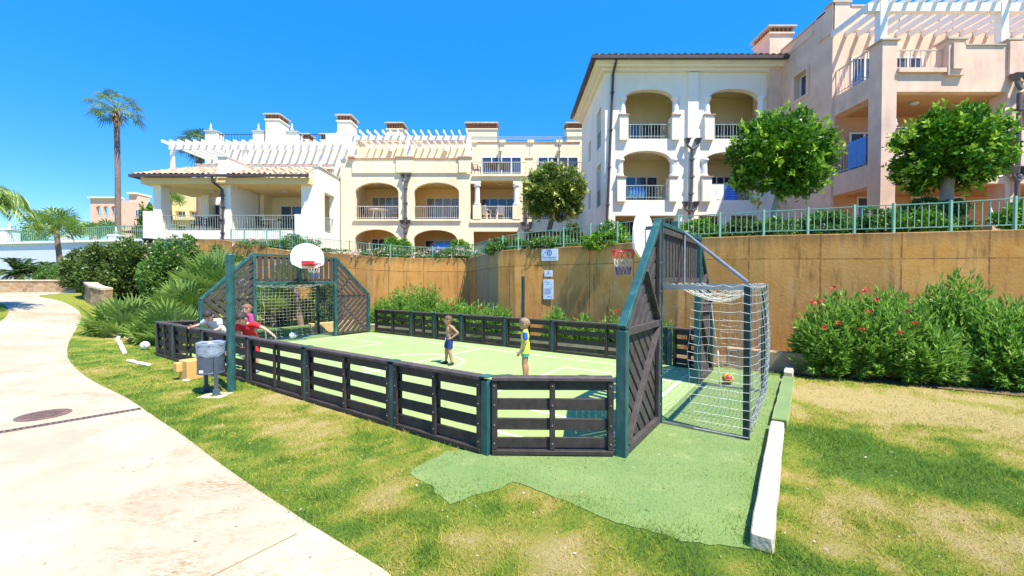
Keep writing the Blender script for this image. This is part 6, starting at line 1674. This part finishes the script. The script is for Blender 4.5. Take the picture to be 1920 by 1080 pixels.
    if shirt:
        c = MB(); c.ball(J['chest'] + fwd * .004 * H, (.068 * H, .099 * H, .100 * H), 16, 12, M); c.ball(wst, (.064 * H, .090 * H, .09 * H), 16, 12, M)
        low = J['pelvis'] - spine.normalized() * (.07 if vest else .035) * H
        c.ball(J['pelvis'] + spine.normalized() * .02 * H, (.068 * H, .094 * H, .075 * H), 16, 12, M)
        n1 = 18; vs = []
        for tt, rx, ry in ((0, .084 if vest else .070, .116 if vest else .098), (.5, .074 if vest else .066, .105 if vest else .094), (1, .068, .096)):
            p = low.lerp(wst, tt)
            for k in range(n1): vs.append(p + M @ Vector((rx * H * math.cos(2 * math.pi * k / n1), ry * H * math.sin(2 * math.pi * k / n1), 0)))
        c.add(vs, [(j * n1 + k, j * n1 + (k + 1) % n1, (j + 1) * n1 + (k + 1) % n1, (j + 1) * n1 + k) for j in range(2) for k in range(n1)] + [tuple(range(n1))[::-1], tuple(range(2 * n1, 3 * n1))])
        for S in 'LR':
            cone(c, J['sh' + S], J['neck'] - spine.normalized() * .03 * H, .041 * H, .036 * H)
            if not vest: c.tube([J['sh' + S] + (J['sh' + S] - J['el' + S]) * .05, J['sh' + S].lerp(J['el' + S], .62)], [.042 * H, .040 * H], 16); c.ball(J['sh' + S], .042 * H, 14, 10)
        blob('vest' if vest else 'shirt', c, shirt, t, .006, 3)
    if sleeve:
        c = MB()
        for S in 'LR': c.tube([J['sh' + S] - (J['sh' + S] - J['el' + S]) * .05, J['sh' + S].lerp(J['el' + S], .66)], [.041 * H, .039 * H], 16); c.ball(J['sh' + S], .04 * H, 14, 10)
        blob('shirt', c, sleeve, t, .006, 2)
    if shoes:
        for S in 'LR':
            c = MB(); tv = (J['toe' + S] - J['ank' + S]); tv.z = 0; tv.normalize(); heel = J['ank' + S] - tv * .02 * H; heel.z = J['ank' + S].z - .018 * H; toe = J['toe' + S].copy(); toe.z = heel.z
            cone(c, heel, toe - tv * .02 * H, .029 * H, .029 * H); cone(c, toe - tv * .02 * H, toe, .028 * H, .021 * H); cone(c, J['ank' + S], toe - tv * .05 * H, .028 * H, .026 * H)
            s_ = blob('shoe', c, shoes, t, .006, 2)
    return t
navy = mat('navy_fabric', (0.012, 0.035, 0.16), 0.8, 0.15, 10); red_f = mat('red_fabric', (0.62, 0.015, 0.025), 0.8, 0.08, 8, 0.3, 25); yel_f = mat('neon_yellow_fabric', (0.52, 0.80, 0.06), 0.8, 0.05, 8, 0.3, 25)
blue_f = mat('blue_fabric', (0.03, 0.09, 0.50), 0.8, 0.08, 8); teal_f = mat('turquoise_fabric', (0.02, 0.50, 0.48), 0.8, 0.08, 8); wht_f = mat('white_blue_fabric', (0.62, 0.64, 0.80), 0.8, 0.06, 4, 0.3, 25); pnk_f = mat('magenta_fabric', (0.50, 0.05, 0.22), 0.8, 0.08, 8)
blk_sh = mat('black_shoe', (0.02, 0.025, 0.03), 0.5, 0.2, 10); gry_sh = mat('grey_shoe', (0.22, 0.27, 0.28), 0.6, 0.2, 10)

p1 = gp(842, 684)
figure('shirtless boy in navy swim shorts and dark shoes standing with hands on hips', (p1.x, p1.y, .012), math.radians(-150), 1.20,
       dict(shL=(-.01, .105, .775), elL=(-.12, .17, .65), wrL=(-.015, .115, .545), hdL=(1, -.35, -.25), shR=(-.01, -.105, .775), elR=(-.11, -.175, .65), wrR=(-.01, -.115, .545), hdR=(1, .35, -.25),
            kneeL=(.02, .085, .27), ankL=(-.02, .105, .045), toeL=(.065, .135, .02), kneeR=(.035, -.06, .27), ankR=(.035, -.085, .045), toeR=(.12, -.10, .02), look=(1, -.25, -.05), pelvis=(.01, 0, .50)),
       shorts=(navy, .72, 1), shoes=blk_sh, hair=(0.13, 0.075, 0.04))
p2 = gp(985, 714)
figure('boy with sun-bleached hair in a long neon yellow vest and turquoise shorts on the court', (p2.x, p2.y, .012), math.radians(176), 1.29,
       dict(elL=(-.01, .135, .61), wrL=(.075, .125, .475), elR=(-.02, -.13, .61), wrR=(.03, -.12, .47), kneeL=(.02, .045, .27), ankL=(.012, .04, .045), toeL=(.10, .045, .02), kneeR=(-.005, -.04, .27), ankR=(-.03, -.045, .045), toeR=(.06, -.05, .02), hipL=(0, .045, .48), hipR=(0, -.045, .48)),
       shirt=yel_f, shorts=(teal_f, .42), shoes=gry_sh, hair=(0.26, 0.18, 0.11), vest=True, sleeve=blue_f)
p3 = gp(470, 700)
figure('boy in red shirt and shorts leaning over behind the green pole', (p3.x, p3.y, .012), math.radians(-84), 1.46,
       dict(pelvis=(-.06, -.01, .50), chest=(.06, -.01, .68), neck=(.13, -.01, .765), head=(.20, -.02, .845), look=(.75, -.25, -.62), shL=(.10, .10, .745), elL=(.10, .24, .685), wrL=(.13, .37, .60), shR=(.10, -.11, .735), elR=(.20, -.17, .62), wrR=(.30, -.15, .60),
            hipL=(-.06, .05, .48), hipR=(-.06, -.05, .48), kneeL=(.0, .07, .26), ankL=(-.05, .075, .045), toeL=(.03, .10, .02), kneeR=(.01, -.06, .26), ankR=(-.04, -.065, .045), toeR=(.045, -.08, .02)),
       shirt=red_f, shorts=(red_f, .78), shoes=gry_sh, hair=(0.045, 0.03, 0.025), sk=skin2)
p4 = gp(408, 683)
figure('boy in white T-shirt bending forward, one hand on the barrier rail', (p4.x, p4.y, .012), math.radians(-98), 1.50,
       dict(pelvis=(-.10, 0, .50), chest=(.03, 0, .66), neck=(.11, 0, .735), head=(.18, .01, .80), look=(.7, .3, -.7), shR=(.08, -.115, .715), elR=(.07, -.245, .645), wrR=(.14, -.285, .625), hdR=(.8, -.4, -.25), shL=(.08, .115, .715), elL=(.14, .19, .60), wrL=(.24, .13, .56),
            hipL=(-.10, .05, .48), hipR=(-.10, -.05, .48), kneeL=(-.05, .06, .26), ankL=(-.09, .065, .045), toeL=(0, .08, .02), kneeR=(-.04, -.06, .26), ankR=(-.10, -.065, .045), toeR=(-.02, -.08, .02)),
       shirt=wht_f, shorts=(blue_f, .7), shoes=blk_sh, hair=(0.035, 0.025, 0.02), sk=skin2)
p5 = gp(466, 672)
figure('boy in a magenta shirt mostly hidden behind the boy in red', (p5.x, p5.y, .012), math.radians(-125), 1.44, dict(look=(1, -.1, -.25)), shirt=pnk_f, shorts=(navy, .7), shoes=gry_sh, hair=(0.20, 0.11, 0.06), sk=skin2)

# kick scooter behind the barrier, its handlebar above the bin
sp = proj(412, 700, 4.35); a_, b_ = sp, sp + UU * .55
t = thing('kick_scooter', 'dark kick scooter leaning behind the barrier, its handlebar showing above the litter bin', 'scooter', (sp.x, sp.y, 0))
m_ = MB(); m_.bar(a_ + UU * .10 + Vector((0, 0, .10)), b_ + Vector((0, 0, .10)), .11, .025); m_.build('deck', dkfurn, t, bevel=.006)
for q in (a_, b_ + UU * .06):
    m_ = MB(); ring = [q + Vector((0, 0, .075)) + (UU * math.cos(k * math.pi / 8) + Vector((0, 0, 1)) * math.sin(k * math.pi / 8)) * .055 for k in range(17)]; m_.tube(ring, .019, 6, cap=False); m_.bar(q + VV * .02 + Vector((0, 0, .075)), q - VV * .02 + Vector((0, 0, .075)), .07, .07); m_.build('wheel', dkfurn, t)
m_ = MB(); tp_ = a_ + UU * .10 + Vector((0, 0, .82)); m_.tube([a_ + Vector((0, 0, .08)), tp_], .019, 8); m_.build('stem', galv, t)
m_ = MB(); m_.tube([tp_ - VV * .18 + UU * .05, tp_, tp_ + VV * .18 + UU * .05], .015, 8)
for s in (1, -1): m_.tube([tp_ + VV * s * .17 + UU * .05, tp_ + VV * s * .28 + UU * .08], .022, 8)
m_.build('handlebar', dkfurn, t)

# ------------------------------------------------------------------ balcony furniture and laundry
def chair(label, x, y, z, rz, m, group=None):
    t = thing('garden_chair', label, 'chair', (x, y, z), rz, group, local=True)
    s = MB(); s.box(-.23, .23, -.22, .22, .40, .43); s.build('seat', m, t, bevel=.008)
    s = MB()
    for k in range(6): s.bar((-.2 + .08 * k, .215, .43), (-.19 + .076 * k, .30, .86), .055, .02, (0, 1, 0))
    s.bar((-.22, .305, .87), (.22, .305, .87), .03, .06); s.build('backrest', m, t)
    for sx in (-1, 1):
        for sy in (-1, 1): s = MB(); s.bar((sx * .2, sy * .19, .40), (sx * .235, sy * .22, 0), .04, .04, (0, 1, 0)); s.build('leg', m, t)
        s = MB(); s.bar((sx * .24, -.2, .64), (sx * .235, .27, .66), .05, .03); s.bar((sx * .24, -.19, .40), (sx * .24, -.19, .63), .035, .035, (0, 1, 0)); s.build('armrest', m, t)
    return t
def table(label, x, y, z, r, m):
    t = thing('garden_table', label, 'table', (x, y, z), 0, None, local=True)
    MB().lathe([(r - .02, .70), (r, .71), (r, .735), (r - .02, .74)], (0, 0, 0), 20).build('tabletop', m, t)
    for k in range(4): a = math.pi / 4 + k * math.pi / 2; s = MB(); s.bar((math.cos(a) * r * .55, math.sin(a) * r * .55, .70), (math.cos(a) * r * .75, math.sin(a) * r * .75, 0), .04, .04, (0, 1, 0)); s.build('leg', m, t)
zv = bz(432, 22) + .003; zm = bz(411, YM) + .003; zmt = bz(326, YM) + .003; zwl = bz(375, YW) + .003
for lb, px, Y, z, rz, m in (('dark plastic chair on the villa veranda, leftmost of two', 371, 23.0, zv, .3, dkfurn), ('dark plastic chair on the villa veranda beside the glass door', 388, 23.1, zv, -.2, dkfurn), ('dark chair beside the white table on the right veranda', 494, 23.2, zv, 1.2, dkfurn),
                            ('dark chair on the first floor arched balcony, left of the table', 688, 25.6, zm, 1.4, dkfurn), ('dark chair on the first floor arched balcony, right of the table', 741, 25.6, zm, -1.4, dkfurn), ('white chair on the square balcony by its left column', 911, 25.4, zm, 2.6, wtfurn), ('white chair at the centre of the square balcony', 938, 25.5, zm, 3.3, wtfurn),
                            ('dark chair at the left end of the roof terrace', 893, 25.3, zmt, 1.3, dkfurn), ('dark chair at the right end of the roof terrace', 1071, 25.6, zmt, -1.2, dkfurn)): chair(lb, bx(px, Y), Y, z, rz, m)
for lb, px, Y, z, r, m in (('white round table on the right villa veranda', 509, 23.4, zv, .5, wtfurn), ('dark round table by the veranda glass door', 543, 23.4, zv, .6, dkfurn), ('dark round table next to the left veranda chairs', 405, 23.2, zv, .5, dkfurn), ('white round table on the first floor arched balcony', 712, 25.7, zm, .6, wtfurn), ('dark round table behind the square balcony chairs', 925, 26.2, zm, .5, dkfurn), ('dark round table in the middle of the roof terrace', 934, 25.7, zmt, .8, dkfurn), ('dark round table towards the right of the roof terrace', 1040, 25.9, zmt, .6, dkfurn)): table(lb, bx(px, Y), Y, z, r, m)
def cloth(label, px0, px1, py0, py1, Y, m, name='towel', cat='towel'):
    mb = MB(); nx_, nz = 12, 10; x0, x1 = bx(px0, Y), bx(px1, Y); z1, z0 = bz(py0, Y), bz(py1, Y); vs = []
    for side in (0, 1):
        for j in range(nz + 1):
            for i in range(nx_ + 1):
                u, v = i / nx_, j / nz
                vs.append((x0 + (x1 - x0) * u, Y - .03 - .02 * math.sin(u * 11) * v - .012 + side * .012, z1 - (z1 - z0) * v * (1 + .02 * math.sin(u * 7))))
    w_ = nx_ + 1; off = w_ * (nz + 1); fs = []
    for j in range(nz):
        for i in range(nx_):
            a = j * w_ + i; fs += [(a, a + 1, a + w_ + 1, a + w_), (off + a, off + a + w_, off + a + w_ + 1, off + a + 1)]
    for i in range(nx_): fs += [(i, off + i, off + i + 1, i + 1), (nz * w_ + i, nz * w_ + i + 1, off + nz * w_ + i + 1, off + nz * w_ + i)]
    mb.add(vs, fs); mb.box(x0, x1, Y - .045, Y + .06, z1 - .004, z1 + .012)
    return tag(mb.build(name, m, smooth=False), label, cat)
m, nt, b, N, L = nodes_of('striped_blue_towel')
wv = N.new('ShaderNodeTexWave'); wv.inputs['Scale'].default_value = 3.0; wv.bands_direction = 'Z'; L.new(N.new('ShaderNodeNewGeometry').outputs['Position'], wv.inputs['Vector'])
L.new(mixrgb(nt, math_n(nt, 'GREATER_THAN', wv.outputs[0], .72), (0.03, 0.12, 0.55), (0.15, 0.35, 0.75)), b.inputs['Base Color']); b.inputs['Roughness'].default_value = .9
cloth('white towel hanging over a loggia railing of the white building', 1324, 1355, 346, 375, YW + .1, wht_f if False else mat('white_towel', (0.74, 0.73, 0.70), 0.9, 0.05, 8))
cloth('blue striped towel hanging beside the white towel', 1357, 1381, 345, 375, YW + .1, m)
fl = MB(); 
for k in range(5): fl.ball((bx(1180 + 6 * k, YW + .75), YW + .75, zwl + .50 + .03 * math.sin(k)), (.11, .16, .26), 10, 8)
tag(fl.build('pool_float', mat('blue_inflatable', (0.05, 0.28, 0.70), 0.3, 0.05, 5), smooth=True), 'blue inflatable pool float on the lower left loggia of the white building', 'pool float')
fl = MB(); fl.ball((bx(833, 25.3), 25.3, bz(470, 25.3)), (bx(848, 25.3) - bx(820, 25.3), .3, bz(455, 25.3) - bz(470, 25.3)), 18, 10)
tag(fl.build('pool_float', mat('blue_inflatable', (0.05, 0.28, 0.70), 0.3, 0.05, 5), smooth=True), 'blue pool float behind the flowering cover at the second ground floor arch', 'pool float')
bp_ = MB(); zq = f1 + .06; xs = XP + .03
for k in range(6): y0 = 13.95 + .12 * k; bp_.box(xs - .012 - .006 * (k % 2), xs + .012, y0, y0 + .118, zq, zq + .92)
tag(bp_.build('blue_towel', mat('bright_blue_cloth', (0.10, 0.27, 0.62), 0.8, 0.06, 5)), 'bright blue towel hung on the side railing of the pink building', 'towel')

# ------------------------------------------------------------------ groups of repeats
PL = {'shrub': 'shrubs of the planting and the terrace', 'oleander': 'oleander bushes', 'palm': 'palms and cycads', 'palm tree': 'palm trees', 'tree': 'trees', 'chair': 'chairs on the balconies', 'table': 'tables on the balconies',
      'barrier': 'wooden barriers round the court', 'goal': 'goal frames of the court', 'kerb': 'kerb lengths', 'person': 'boys on the court', 'ball': 'footballs', 'sign': 'signs on the ochre wall', 'pole': 'steel poles by the court', 'hedge': 'clipped hedges',
      'building': 'apartment blocks', 'wall': 'garden walls', 'low wall': 'low walls', 'towel': 'towels hung on railings', 'pool float': 'pool floats'}
cnt = {}
for o in SC.objects:
    if o.parent is None and 'category' in o.keys(): cnt[o['category']] = cnt.get(o['category'], 0) + 1
for o in SC.objects:
    if o.parent is None and 'category' in o.keys() and cnt[o['category']] > 1 and o['category'] in PL: o['group'] = PL[o['category']]
